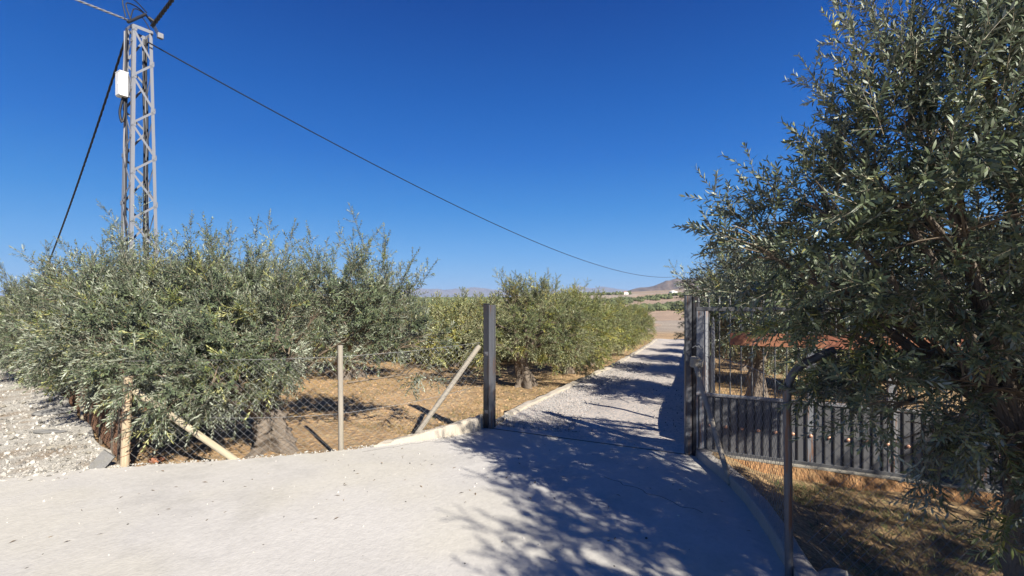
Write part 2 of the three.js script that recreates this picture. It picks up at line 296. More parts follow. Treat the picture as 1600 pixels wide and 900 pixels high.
mountain('mountain', A(500), A(1010), 15000, 5000, [[500, 460], [580, 455], [620, 453], [660, 451], [700, 453], [740, 449], [800, 455], [850, 456], [880, 452], [905, 446], [920, 451], [940, 448], [960, 451], [990, 455], [1010, 459]], 911, mtn(0.5, 0.62, 1.2), 'pale blue far mountain ridge low on the horizon behind the middle trees');
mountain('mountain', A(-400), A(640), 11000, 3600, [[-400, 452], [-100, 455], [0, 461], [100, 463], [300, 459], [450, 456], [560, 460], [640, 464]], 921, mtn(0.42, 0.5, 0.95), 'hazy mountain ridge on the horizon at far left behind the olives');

// ------------------------------------------------------------------ foliage
function leafSet() { return { p: [], c: [], i: [] }; }
const UP = V(0, 1, 0);
function addLeaf(S, o, dir, nrm, L, w, two, fine, tint) {
  const side = dir.clone().cross(nrm).normalize(), up = side.clone().cross(dir).normalize(), n0 = S.p.length / 3;
  const rows = fine ? [[0.28, 0.85, 0.02], [0.64, 0.95, 0.0]] : [[0.48, 1, 0.01]];
  const sheets = two ? [[0, tint[0]], [-0.0009, tint[1]]] : [[0, tint[2]]];
  for (const [off, c] of sheets) {
    const b = S.p.length / 3, put = (t, s, lift) => { const q = o.clone().addScaledVector(dir, t * L).addScaledVector(side, s * w / 2).addScaledVector(up, lift + off - 0.12 * L * t * t); S.p.push(q.x, q.y, q.z); S.c.push(...c); };
    put(0, 0, 0); for (const [t, ww] of rows) { put(t, ww, 0.1 * w); put(t, -ww, 0.1 * w); } put(1, 0, 0);
    if (fine) S.i.push(b, b + 1, b + 2, b + 1, b + 3, b + 2, b + 2, b + 3, b + 4, b + 3, b + 5, b + 4); else S.i.push(b, b + 1, b + 2, b + 1, b + 3, b + 2);
  }
}
function addStem(S, pts, r) {
  for (let k = 0; k + 1 < pts.length; k++) {
    const a = pts[k], b = pts[k + 1], t = b.clone().sub(a).normalize(), s = t.clone().cross(Math.abs(t.y) < 0.9 ? UP : V(1, 0, 0)).normalize(), u = s.clone().cross(t), n = S.p.length / 3;
    for (const [q, f] of [[a, 1 - 0.6 * k / pts.length], [b, 1 - 0.6 * (k + 1) / pts.length]]) for (let j = 0; j < 3; j++) { const g = j * 2.0944, v = q.clone().addScaledVector(s, Math.cos(g) * r * f).addScaledVector(u, Math.sin(g) * r * f); S.p.push(v.x, v.y, v.z); S.c.push(0.2, 0.17, 0.12); }
    for (let j = 0; j < 3; j++) { const j2 = (j + 1) % 3; S.i.push(n + j, n + j2, n + 3 + j, n + j2, n + 3 + j2, n + 3 + j); }
  }
}
function shoot(S, R, o, dir, L, pairs, o2) {          // one leafy shoot: a stem with opposite leaves
  const bend = V(R() - 0.5, R() - 0.5, R() - 0.5).multiplyScalar(0.5), pts = []; const n = 4;
  for (let k = 0; k <= n; k++) { const t = k / n; pts.push(o.clone().addScaledVector(dir, t * L).addScaledVector(bend, t * t * L * 0.5)); }
  addStem(S, pts, o2.stem);
  const spin = R() * 6.28;
  for (let k = 0; k < pairs; k++) {
    const t = 0.1 + 0.9 * (k + 0.5 * R()) / pairs, f = t * n, i = Math.min(n - 1, Math.floor(f)), q = pts[i].clone().lerp(pts[i + 1], f - i), ax = pts[i + 1].clone().sub(pts[i]).normalize();
    const s0 = ax.clone().cross(Math.abs(ax.y) < 0.95 ? UP : V(1, 0, 0)).normalize(), s1 = s0.clone().cross(ax);
    for (const sg of [0, Math.PI]) {
      if (R() < 0.06) continue;
      const ang = spin + k * 1.57 + sg + (R() - 0.5) * 0.5, out = s0.clone().multiplyScalar(Math.cos(ang)).addScaledVector(s1, Math.sin(ang));
      const open = lerp(1.05, 0.45, t) + (R() - 0.5) * 0.5, d = ax.clone().multiplyScalar(Math.cos(open)).addScaledVector(out, Math.sin(open)).normalize();
      let nr = ax.clone().multiplyScalar(0.8).addScaledVector(out, -0.3).add(V(R() - 0.5, R() - 0.5 + 0.3, R() - 0.5).multiplyScalar(0.9)); if (nr.lengthSq() < 0.01) nr = UP.clone();
      const young = t > 0.75 ? 1 : 0, k1 = 0.75 + 0.5 * R(), yel = R() < o2.yellow ? 1 : 0;
      const top = [(0.058 + 0.03 * young + 0.10 * yel) * k1, (0.077 + 0.034 * young + 0.08 * yel) * k1, (0.041 + 0.014 * young + 0.012 * yel) * k1], und = [0.205 * k1, 0.222 * k1, 0.172 * k1], m = R() < 0.55 ? top : und;
      addLeaf(S, q, d, nr.normalize(), o2.leaf * lerp(1.1, 0.7, t) * (0.8 + 0.4 * R()), o2.width * (0.8 + 0.4 * R()), o2.two, o2.fine, [top, und, m]);
    }
  }
}
function finish(S) { const g = new THREE.BufferGeometry(); g.setAttribute('position', new THREE.Float32BufferAttribute(S.p, 3)); g.setAttribute('color', new THREE.Float32BufferAttribute(S.c, 3)); g.setIndex(S.i); g.computeVertexNormals(); return g; }
function makeSpray(seed, o) {                         // a small leafy branch with side shoots, growing along +y
  const R = rng(seed), S = leafSet(); shoot(S, R, V(0, 0, 0), V(0, 1, 0), o.len, o.pairs, o);
  for (let k = 0; k < o.side; k++) { const a = k * 2.4 + R(), t = 0.08 + 0.6 * k / o.side, e = 0.55 + 0.5 * R(); shoot(S, R, V(0, t * o.len, 0), V(Math.cos(a) * Math.sin(e), Math.cos(e), Math.sin(a) * Math.sin(e)), o.sideLen * (0.7 + 0.6 * R()), o.sidePairs, o); }
  return finish(S);
}
const nearO = { leaf: 0.063, width: 0.0128, two: true, fine: true, stem: 0.0022, yellow: 0.03 };
const midO = { leaf: 0.060, width: 0.0145, two: true, fine: false, stem: 0.003, yellow: 0.035 };
const farO = { leaf: 0.075, width: 0.021, two: false, fine: false, stem: 0.004, yellow: 0.06 };
const sprays = (o, seed) => ({
  bush: [0, 1].map((k) => makeSpray(seed + k, { ...o, len: 0.36, pairs: 15, side: 5, sideLen: 0.2, sidePairs: 8 })),
  wand: [0, 1].map((k) => makeSpray(seed + 10 + k, { ...o, len: 0.46, pairs: 17, side: 4, sideLen: 0.2, sidePairs: 8 })),
});
const SP = { near: sprays(nearO, 100), mid: sprays(midO, 200), far: sprays(farO, 300) };

function trunkGeo(r0, h, lean, seed, flare = 1.1, gnarl = 1) {
  const Rn = 32, K = 34, pos = [], uv = [], idx = [];
  for (let i = 0; i <= K; i++) for (let j = 0; j <= Rn; j++) {
    const t = i / K, a = (j % Rn) / Rn * Math.PI * 2, tw = a + t * 1.3, rib = 0.30 * Math.sin(tw * 3 + seed) + 0.18 * Math.sin(tw * 5 + seed * 2.3) + 0.35 * (wn(Math.cos(tw) * 2 + seed, Math.sin(tw) * 2 + t * 4, 5) - 0.5);
    const fine = (wn(tw * 3.2 + 40, t * 9 + seed, 6) - 0.5) * 0.5 + (wn(tw * 7 + 90, t * 22 + seed, 7) - 0.5) * 0.3;
    const r = r0 * (1 + flare * Math.exp(-t * 5.5) * (1 + 0.8 * Math.sin(a * 4 + seed)) - 0.25 * t) * (1 + rib * 0.75 * Math.sqrt(gnarl) + fine * 0.55 * gnarl * Math.sin(Math.PI * Math.min(1, (j % Rn) / 3, (Rn - (j % Rn)) / 3) / 2));
    const y = t * h - 0.12 * (1 - t) ** 6; pos.push(lean[0] * t * t + Math.cos(a) * r, y, lean[1] * t * t + Math.sin(a) * r); uv.push(j / Rn * 1.5, t * h * 2);
  }
  for (let i = 0; i < K; i++) for (let j = 0; j < Rn; j++) { const a = i * (Rn + 1) + j, b = a + Rn + 1; idx.push(a, b, a + 1, a + 1, b, b + 1); }
  const g = new THREE.BufferGeometry(); g.setAttribute('position', new THREE.Float32BufferAttribute(pos, 3)); g.setAttribute('uv', new THREE.Float32BufferAttribute(uv, 2)); g.setIndex(idx); g.computeVertexNormals(); return g;
}
// lobes: [x, y, z, r] in the tree's own axes
function autoLobes(seed, { n = 13, rx = 1.2, hc = 1.6, ry = 0.75, lr = 0.5, skirt = 0, skirtY = 0.45 }) {
  const R = rng(seed), out = [[0, hc, 0, lr * 1.15]];
  for (let i = 0; i < n; i++) { const a = i * 2.399 + R() * 0.5, s = 1 - 2 * (i + 0.5) / n, q = Math.sqrt(1 - s * s); out.push([Math.cos(a) * q * rx * (0.65 + 0.25 * R()), hc + s * ry * (0.7 + 0.3 * R()), Math.sin(a) * q * rx * (0.65 + 0.25 * R()), lr * (0.75 + 0.5 * R())]); }
  for (let i = 0; i < skirt; i++) { const a = i / skirt * 6.28 + R(); out.push([Math.cos(a) * rx * 0.85, skirtY + 0.4 * R(), Math.sin(a) * rx * 0.85, lr * (0.5 + 0.3 * R())]); }
  return out;
}
function makeTree(label, x, d, o) {
  const R = rng(o.seed), tr = group('olive_tree', x, o.y ?? fieldH(x, d), -d);
  tag(tr, label, 'olive tree', o.group);
  const lobes = o.lobes ?? autoLobes(o.seed, o), th = o.trunkH ?? 0.7, lean = o.lean ?? [0.1, 0.05], k = o.kind ?? 'mid';
  mesh('trunk', trunkGeo(o.trunkR ?? 0.13, th, lean, o.seed % 17, o.flare ?? 1.0, o.gnarl ?? 1.2), M.bark, tr);
  const topP = V(lean[0], th - 0.06, lean[1]), limbs = [];
  const c0 = lobes.reduce((s, l) => s.add(V(l[0], l[1], l[2])), V(0, 0, 0)).divideScalar(lobes.length);
  const nl = Math.min(lobes.length, o.limbs ?? 8);
  const twigs = [];
  lobes.forEach((l, i) => {
    const e = V(l[0], l[1], l[2]), mid = topP.clone().lerp(e, 0.5).add(V((R() - 0.5) * 0.25, 0.18 * R(), (R() - 0.5) * 0.25));
    const start = topP.clone().add(V((R() - 0.5) * 0.1, -0.05 * R(), (R() - 0.5) * 0.1));
    if (i < nl) mesh('limb', tube([start, mid, e], (o.trunkR ?? 0.13) * 0.42, 12, 7, 0.22), M.bark, tr);
    else twigs.push(tube([mid, e], 0.014, 4, 4, 0.4));
    for (let q = 0; q < (o.twigs ?? 5); q++) { const v = V(R() - 0.5, R() - 0.35, R() - 0.5).normalize(), s = mid.clone().lerp(e, 0.4 + 0.6 * R()), f = e.clone().addScaledVector(v, l[3] * (0.8 + 0.3 * R())); twigs.push(tube([s, s.clone().lerp(f, 0.5).add(V(0, 0.04, 0)), f], 0.007, 5, 4, 0.35)); }
  });
  if (twigs.length) mesh('twigs', twigs, M.twig, tr).userData.kind = 'stuff';
  const sets = { bush0: [], bush1: [], wand0: [], wand1: [] }, Q = new THREE.Quaternion(), dens = o.dens ?? 150, sc = o.scale ?? 1;
  const put = (key, p, dir, s) => { Q.setFromUnitVectors(UP, dir); const q2 = new THREE.Quaternion().setFromAxisAngle(UP, R() * 6.28); sets[key].push(new THREE.Matrix4().compose(p, Q.clone().multiply(q2), V(s, s, s))); };
  lobes.forEach((l, i) => {
    const c = V(l[0], l[1], l[2]), r = l[3], n = Math.round(dens * r * r * (l[4] ?? 1));
    for (let q = 0; q < n; q++) {
      const s = 2 * R() - 1, a = R() * 6.283, u = V(Math.sqrt(1 - s * s) * Math.cos(a), s, Math.sqrt(1 - s * s) * Math.sin(a)), p = c.clone().addScaledVector(u, r * (0.2 + 0.7 * Math.sqrt(R())));
      let deep = false; for (let m = 0; m < lobes.length && !deep; m++) if (m !== i) { const w = lobes[m]; deep = (p.x - w[0]) ** 2 + (p.y - w[1]) ** 2 + (p.z - w[2]) ** 2 < (w[3] * 0.55) ** 2; }
      if (deep && R() < 0.6) continue;
      const g = p.clone().sub(c0), high = clamp((g.y + 0.3) / 1.2), dir = u.clone().multiplyScalar(0.7).addScaledVector(g.setY(g.y * 0.5).normalize(), 0.35).add(V((R() - 0.5) * 0.8, lerp(-0.35, 0.75, high) + (R() - 0.5) * 0.5, (R() - 0.5) * 0.8)).normalize();
      put(R() < 0.7 ? (R() < 0.5 ? 'bush0' : 'bush1') : (R() < 0.5 ? 'wand0' : 'wand1'), p, dir, sc * (0.7 + 0.55 * R()));
    }
    if (c.y > c0.y + (o.wandFrom ?? 0.15)) for (let q = 0; q < (o.wands ?? 5) * r / 0.5; q++) { // upright wands that feather the top
      const a = R() * 6.283, e = 1.25 * R(), u = V(Math.sin(e) * Math.cos(a), Math.cos(e), Math.sin(e) * Math.sin(a)), out = c.clone().sub(c0).setY(0).multiplyScalar(0.25), dir = u.clone().multiplyScalar(0.75).add(out).add(V((R() - 0.5) * 0.5, 0.6, (R() - 0.5) * 0.5)).normalize();
      let p = c.clone().addScaledVector(u, r * 0.75); const segs = 1 + Math.floor(R() * (o.wandLen ?? 2.2));
      for (let m = 0; m < segs; m++) { const s = sc * lerp(1, 0.65, m / 3) * (0.8 + 0.3 * R()); put(R() < 0.5 ? 'wand0' : 'wand1', p, dir, s); p = p.clone().addScaledVector(dir, 0.36 * s); dir.add(V((R() - 0.5) * 0.5, 0.12, (R() - 0.5) * 0.5)).normalize(); }
    }
  });
  const col = new THREE.Color(), tint = o.tint ?? [1, 1, 1];
  for (const [key, ms] of Object.entries(sets)) {
    if (!ms.length) continue;
    const im = shadows(new THREE.InstancedMesh(SP[k][key.slice(0, 4)][+key[4]], M.leaf, ms.length)); im.name = 'crown';
    if (o.shoots) { // the leafy shoots nearest the viewer are pieces of their own
      const at = V(0, 0, 0), dist = (m) => at.setFromMatrixPosition(m).add(tr.position).distanceTo(camera.position), n = o.shoots / 4;
      ms.sort((a, b) => dist(a) - dist(b));
      for (const m of ms.splice(0, n)) { const sh = mesh('leafy_shoot', im.geometry, M.leaf, tr); sh.applyMatrix4(m); }
      im.count = ms.length;
    }
    ms.forEach((m, i) => { im.setMatrixAt(i, m); const b = 0.75 + 0.55 * R(), y = R() < (o.yellowing ?? 0.08) ? 1.35 : 1; im.setColorAt(i, col.setRGB(b * y * tint[0], b * lerp(1, y, 0.7) * tint[1], b * tint[2] * (y > 1 ? 0.7 : 1))); });
    im.userData.kind = 'stuff'; tr.add(im);
  }
  return tr;
}
function copyTree(src, label, x, d, turn, s, grp) {
  const t = src.clone(); t.name = numbered('olive_tree'); t.position.set(x, fieldH(x, d), -d); t.rotation.y = turn; t.scale.setScalar(s);
  t.userData = { label, category: 'olive tree' }; if (grp) t.userData.group = grp; scene.add(t); return t;
}

// --- front left trees
makeTree('bushy olive tree over a stump-like knotted base, nearest behind the front fence', -3.02, 6.1, { seed: 41, kind: 'near', trunkR: 0.19, trunkH: 0.52, lean: [-0.16, -0.1], flare: 0.6, gnarl: 2.6, dens: 180, twigs: 8, wands: 9, wandLen: 3.4, wandFrom: 0.2, yellowing: 0.06,
  lobes: [[-0.1, 1.2, 0, 0.5], [-0.6, 1.25, 0.3, 0.5], [0.3, 1.2, 0.2, 0.36], [-1.0, 1.05, 0.5, 0.46], [-0.3, 0.95, 0.75, 0.34], [-0.6, 0.88, 0.78, 0.32], [0.1, 1.6, 0, 0.36], [-0.55, 1.6, -0.1, 0.4], [-0.3, 1.2, -0.6, 0.5], [-0.4, 0.8, 0.72, 0.2], [-0.15, 1.0, 0.5, 0.28], [-0.75, 1.05, 0.85, 0.32], [0.7, 1.4, -0.5, 0.36], [1.15, 1.5, -0.6, 0.34], [1.55, 1.45, -0.7, 0.26], [0.9, 1.75, -0.5, 0.3], [1.35, 1.7, -0.6, 0.28], [0.5, 1.8, -0.4, 0.28], [1.8, 1.3, -0.7, 0.2], [1.2, 1.15, -0.7, 0.22], [1.75, 0.85, -0.75, 0.14]] });
makeTree('dense grey-green olive tree behind the wrapped corner post, drooping over the side fence', -4.5, 6.7, { seed: 43, kind: 'near', trunkR: 0.12, trunkH: 0.9, dens: 180, twigs: 8, wands: 9, wandLen: 3.2, yellowing: 0.05,
  lobes: [[0, 1.5, 0, 0.6], [-0.7, 1.4, 0.2, 0.55], [0.6, 1.4, 0.2, 0.55], [0.1, 1.25, 0.75, 0.5], [-0.55, 1.38, 0.75, 0.38], [0.6, 1.0, 0.9, 0.42], [-0.95, 1.42, 0.5, 0.38], [0.2, 1.85, 0, 0.42], [-0.5, 1.85, -0.1, 0.45], [0.7, 1.75, -0.3, 0.4], [0.1, 1.4, -0.7, 0.55], [-1.1, 1.5, -0.2, 0.5], [-0.2, 1.15, 1.0, 0.3], [0.25, 1.05, 1.1, 0.32]] });
const hedge = (label, x, d, seed, extra = {}) => makeTree(label, x, d, { seed, kind: 'mid', trunkR: 0.13, trunkH: 0.8, dens: 150, wands: 7, wandLen: 2.6, n: 15, rx: 1.4, hc: 1.35, ry: 0.7, lr: 0.55, skirt: 5, skirtY: 1.0, scale: 1.05, ...extra });
hedge('olive tree in front of the pylon foot, second along the side fence', -6.9, 8.75, 47, { hc: 1.5, wands: 6 });
hedge('olive tree leaning over the stony track, third along the side fence', -9.2, 10.7, 51, { lr: 0.6, hc: 1.25 });
hedge('olive tree at the left picture edge, farthest beside the stony track', -12.4, 12.9, 53, { hc: 1.15 });
makeTree('tall feathery olive tree behind the bare concrete fence post', -4.35, 12.6, { seed: 61, kind: 'mid', trunkR: 0.22, trunkH: 0.8, dens: 140, wands: 8, wandLen: 2.8, scale: 1.15, twigs: 8,
  lobes: [[0, 1.6, 0, 0.7], [-1.0, 1.7, 0.2, 0.65], [1.0, 1.5, 0.2, 0.6], [-0.5, 1.1, 0.7, 0.55], [0.5, 1.1, 0.75, 0.5], [-1.4, 1.2, 0.3, 0.5], [1.5, 1.15, 0.2, 0.5], [-0.7, 2.3, 0, 0.5], [0.3, 2.35, 0, 0.45], [1.0, 2.0, 0, 0.45], [0, 1.6, -0.9, 0.7], [-1.2, 2.25, -0.2, 0.45], [1.7, 1.6, 0.1, 0.4]] });
makeTree('spreading olive tree left of the tall feathery one, behind the front tree', -6.9, 12.4, { seed: 63, kind: 'mid', trunkR: 0.18, trunkH: 0.8, dens: 140, wands: 6, wandLen: 2.6, scale: 1.15, n: 14, rx: 1.5, hc: 1.65, ry: 0.8, lr: 0.62, skirt: 5 });
// --- along the left side of the drive
makeTree('round olive tree with a gnarled twisted trunk beside the left gate post and drive', 0.3, 11.1, { seed: 71, kind: 'mid', trunkR: 0.15, trunkH: 0.75, lean: [-0.12, 0.1], flare: 1.0, dens: 200, twigs: 7, wands: 4, wandLen: 1.8, scale: 0.85, yellowing: 0.16, tint: [1.15, 1.1, 0.85],
  lobes: [[0, 1.5, 0, 0.55], [-0.6, 1.45, 0.2, 0.48], [0.55, 1.4, 0.2, 0.48], [-0.2, 1.8, 0.1, 0.4], [0.35, 1.8, 0, 0.38], [0, 1.15, 0.5, 0.4], [0.62, 1.0, 0.4, 0.4], [-0.65, 1.0, 0.35, 0.36], [-0.55, 0.72, 0.25, 0.26], [0.85, 0.75, 0.1, 0.34], [0.1, 1.5, -0.6, 0.55], [0.85, 1.3, -0.3, 0.42], [0.05, 1.95, -0.1, 0.28]].map(([x, y, z, r]) => [x * 1.35, y + 0.05, z * 1.3, r * 1.12]) });
const rowOpt = { kind: 'mid', trunkR: 0.11, trunkH: 0.5, dens: 190, wands: 3, wandLen: 1.6, n: 13, rx: 0.9, hc: 0.98, ry: 0.5, lr: 0.42, skirt: 5, scale: 0.85, yellowing: 0.2 };
const row1 = makeTree('yellow-green olive tree next behind the gnarled one along the drive', 1.5, 13.4, { ...rowOpt, seed: 81, hc: 1.35, rx: 1.1, ry: 0.65, lr: 0.5, tint: [1.35, 1.28, 0.8] });
const row2 = makeTree('olive tree midway along the left drive verge, behind the yellow-green one', 2.55, 16.0, { ...rowOpt, seed: 83, hc: 1.15, rx: 1.0, tint: [1.25, 1.2, 0.85] });
copyTree(row1, 'small olive tree near the far end of the left drive verge', 3.7, 18.9, 2.1, 0.9);
copyTree(row2, 'smaller rounded olive tree second from the far end of the drive verge', 5.1, 22.2, 4.0, 0.95);
copyTree(row1, 'last olive tree where the drive ends, left of the kerb strip', 6.6, 26.2, 0.8, 0.88);
// --- orchard rows behind, one look
const pf1 = { kind: 'far', trunkR: 0.14, trunkH: 0.6, dens: 66, wands: 2, wandLen: 1.8, n: 13, rx: 1.25, hc: 1.05, ry: 0.5, lr: 0.5, skirt: 6, scale: 1.1, twigs: 2, limbs: 5, yellowing: 0.24, tint: [1.25, 1.18, 0.8] };
const oG = 'olive trees of the orchard rows behind the front trees', oL = 'olive tree of the orchard rows behind the front trees, partly hidden';
const far1 = makeTree('low olive tree behind the leaning brace, just left of the left gate post', -1.7, 15.4, { ...pf1, seed: 91 }), far2 = makeTree('low olive tree right of the tall feathery one, seen over the brace foot', -4.0, 17.2, { ...pf1, seed: 93 });
{
  const R = rng(77); let k = 0;
  for (const [x, d] of [[-2.4, 19.5], [0.2, 17.0], [-6.8, 18.5], [-10, 17.5], [-13.5, 18.5], [-17, 18], [0.6, 21], [-5.2, 22.5], [-9, 23], [-13.5, 24], [-1.8, 24.5], [2.2, 25.5], [-19, 25], [-24, 24], [3.4, 30], [-0.5, 30], [-5.5, 30], [-11, 30.5], [-17, 31], [7.2, 33], [-24, 33], [2, 37], [-4, 38], [-11, 39], [6.2, 40], [-19, 41], [-30, 34]])
    copyTree(k++ % 2 ? far1 : far2, oL, x + (R() - 0.5), d + (R() - 0.5), R() * 6.28, 0.9 + 0.2 * R(), oG);
}
// --- right side
makeTree('big dark olive tree filling the right side of the picture, hanging over the gate', 2.82, 2.62, { seed: 201, kind: 'near', y: -0.06, trunkR: 0.095, trunkH: 1.15, lean: [-0.1, 0.0], flare: 0.5, dens: 225, scale: 0.9, wands: 11, wandLen: 2.8, twigs: 10, wandFrom: 0.55, shoots: 60, limbs: 12, yellowing: 0.1,
  lobes: [[-1.5, 2.15, -0.35, 0.3], [-1.15, 2.0, -0.35, 0.44], [-1.2, 2.4, -0.2, 0.36], [-0.85, 2.6, -0.05, 0.44], [-0.72, 2.98, -0.05, 0.26], [-0.95, 2.72, -0.15, 0.26], [0.15, 3.3, 0, 0.3], [-0.3, 3.2, 0, 0.26], [-0.5, 2.9, 0, 0.44], [0.0, 3.05, 0, 0.5], [0.6, 2.95, -0.1, 0.5], [-0.6, 2.25, 0.15, 0.56], [0, 2.4, 0.4, 0.58], [0.6, 2.3, 0.2, 0.66], [-0.75, 1.75, -0.1, 0.46], [-0.1, 1.75, 0.3, 0.5, 0.8], [0.45, 1.7, 0.3, 0.48], [-1.0, 1.66, -0.45, 0.36], [0.5, 2.3, -0.9, 0.7, 0.8], [-0.3, 2.2, -0.9, 0.6, 0.8], [-0.6, 1.35, 0.15, 0.3, 0.8], [-0.25, 1.2, 0.25, 0.3, 0.75], [0.1, 1.2, 0.2, 0.32, 0.8], [-0.4, 0.95, 0.2, 0.24, 0.75], [-0.05, 0.85, 0.15, 0.25, 0.75], [0.25, 0.95, 0.2, 0.26, 0.7], [-0.95, 1.42, -0.2, 0.28, 0.5], [-0.2, 0.66, 0.15, 0.16, 0.6], [-0.85, 1.15, 0, 0.26, 0.8], [-0.6, 0.95, 0.05, 0.22, 0.7], [-1.0, 1.3, -0.1, 0.22, 0.7], [0.5, 1.3, 0.4, 0.36, 0.6]].map(([x, y, z, r, f]) => [x * 0.885, y * 0.885 + 0.2, z * 0.885, r * 0.885, f ?? 0.85]) });
makeTree('olive tree just outside the right picture edge that shades the apron', 3.85, -0.02, { seed: 211, kind: 'near', y: -0.02, trunkR: 0.14, trunkH: 1.0, dens: 85, wands: 6, n: 16, rx: 1.4, hc: 2.25, ry: 1.0, lr: 0.62, wandLen: 2.4 });
makeTree('olive tree farther outside the right picture edge that shades the bed', 5.9, 0.9, { seed: 213, kind: 'near', y: -0.02, trunkR: 0.14, trunkH: 1.0, dens: 55, wands: 4, n: 12, rx: 1.2, hc: 2.1, ry: 0.7, lr: 0.5, wandLen: 2 });
const rr = { kind: 'mid', trunkR: 0.14, trunkH: 0.95, dens: 160, wands: 4, wandLen: 2, n: 14, rx: 1.0, hc: 1.75, ry: 0.65, lr: 0.5, skirt: 0, scale: 0.95, yellowing: 0.12 };
const r1 = makeTree('olive tree with a forked trunk standing directly behind the black gate', 4.0, 8.0, { ...rr, seed: 221, lean: [0.12, -0.1] });
const r2 = makeTree('olive tree second behind the gate along the right side of the drive', 5.6, 11.2, { ...rr, seed: 223 });
copyTree(r1, 'olive tree third along the right side of the drive', 7.0, 14.2, 1.9, 1.0);
copyTree(r2, 'olive tree fourth along the right side of the drive', 8.5, 17.4, 3.4, 0.95);
copyTree(r1, 'olive tree fifth along the right side of the drive', 10.1, 20.8, 5.0, 0.95);
copyTree(r2, 'farthest olive tree on the right side of the drive', 12.4, 25.5, 0.6, 0.95);
copyTree(r2, 'olive tree with dark trunk behind the right end of the gate', 8.1, 8.3, 1.2, 1.1);
copyTree(r1, 'olive tree deep behind the middle of the gate', 7.0, 10.6, 2.6, 1.05);
{ const L = 'far orchard olive tree glimpsed through the gate bars', G = 'olive trees glimpsed through the gate'; [[9.6, 13.5], [11, 17.5], [11.5, 10.5], [13.5, 14.5], [16, 19], [14.5, 23]].forEach(([x, d], i) => copyTree(i % 2 ? far1 : far2, L, x, d, i * 1.7, 1.15, G)); }

// --- distant groves on the valley side, too many to count
{
  const R = rng(301), S = new THREE.IcosahedronGeometry(1, 4), p = S.attributes.position, list = [];
  for (let i = 0; i < p.count; i++) { const k = 0.62 + 0.45 * wn(p.getX(i) * 2.2 + 9, p.getY(i) * 2.2 + p.getZ(i) * 1.7 + 9, 3) + 0.4 * wn(p.getX(i) * 6 + 9 + p.getZ(i) * 3, p.getY(i) * 6 + 9 - p.getZ(i) * 5, 4); p.setXYZ(i, p.getX(i) * k, p.getY(i) * k * 0.9 + 0.7, p.getZ(i) * k); }
  S.computeVertexNormals();
  for (let k = 0; k < 40000 && list.length < 11000; k++) {
    const az = lerp(-0.85, 0.62, R()), r = 80 * Math.exp(R() * Math.log(2300 / 80)); let x = Math.sin(az) * r, d = Math.cos(az) * r; const s = r > 500 ? 13 : 7.5; x = Math.round(x / s) * s + (R() - 0.5) * 2; d = Math.round(d / s) * s + (R() - 0.5) * 2;
    const px = 800 + 760 * x / d, f = wn(x / 300, d / 220, 24), on = px > 985 ? (r > 820 ? f > 0.42 : (r > 300 && r < 370) || (r > 560 && r < 640 && px < 1062) || (r > 150 && wn(x / 60, d / 60, 33) > 0.8)) : f > 0.2;
    if (on) list.push([x, d, (r > 900 ? 2.3 : 1.7) * (0.8 + 0.5 * R())]);
  }
  const im = shadows(new THREE.InstancedMesh(S, std({ color: rgb(0.085, 0.10, 0.045), roughness: 1 }), list.length)); const m = new THREE.Matrix4(), c = new THREE.Color();
  list.forEach(([x, d, s], i) => { m.compose(P(x, base(x, d) + FIELD, d), new THREE.Quaternion().setFromAxisAngle(UP, R() * 6), V(s * 1.15, s, s * 1.15)); im.setMatrixAt(i, m); const b = 0.7 + 0.6 * R(); im.setColorAt(i, c.setRGB(b, b, b)); });
  im.name = 'distant_grove'; tag(im, 'far olive groves dotted over the valley side', 'grove', null, 'stuff'); scene.add(im);
}
// --- white houses across the valley
function house(px, dist, w, h, label, wing) {
  const x = (px - 800) / 760 * dist, g = group('house', x, base(x, dist) + FIELD, -dist); tag(g, label, 'house'); g.rotation.y = 0.35;
  mesh('wall', box(w, h, w * 0.7, 0, h / 2 - 0.5, 0), M.house, g);
  const roof = new THREE.CylinderGeometry(0.01, w * 0.62, h * 0.38, 4); roof.rotateY(Math.PI / 4); roof.scale(1.15, 1, 0.85); roof.translate(0, h - 0.5 + h * 0.19, 0); mesh('roof', roof, wing ? M.roof : M.house, g);
  for (const s of [-0.28, 0.05, 0.3]) mesh('window', box(w * 0.1, h * 0.3, 0.1, s * w, h * 0.45, w * 0.35 + 0.04), M.glass, g);
  mesh('door', box(w * 0.11, h * 0.5, 0.1, -0.12 * w, h * 0.25 - 0.4, w * 0.35 + 0.04), M.glass, g);
  if (wing) mesh('wing', box(w * 0.8, h * 0.6, w * 0.5, w * 0.85, h * 0.3 - 0.5, 0.3), M.house, g);
}
house(941, 430, 5.5, 4.2, 'white house low in the valley just above the roadside olives', true);
house(933, 760, 6.5, 4.6, 'small white house higher up the valley side, above the low one', false);
house(977, 980, 9.5, 5, 'wide pale house under the dark hill at the grove top', true);
house(1052, 640, 9, 4.5, 'white house on the tan hilltop beside the right olives', false);

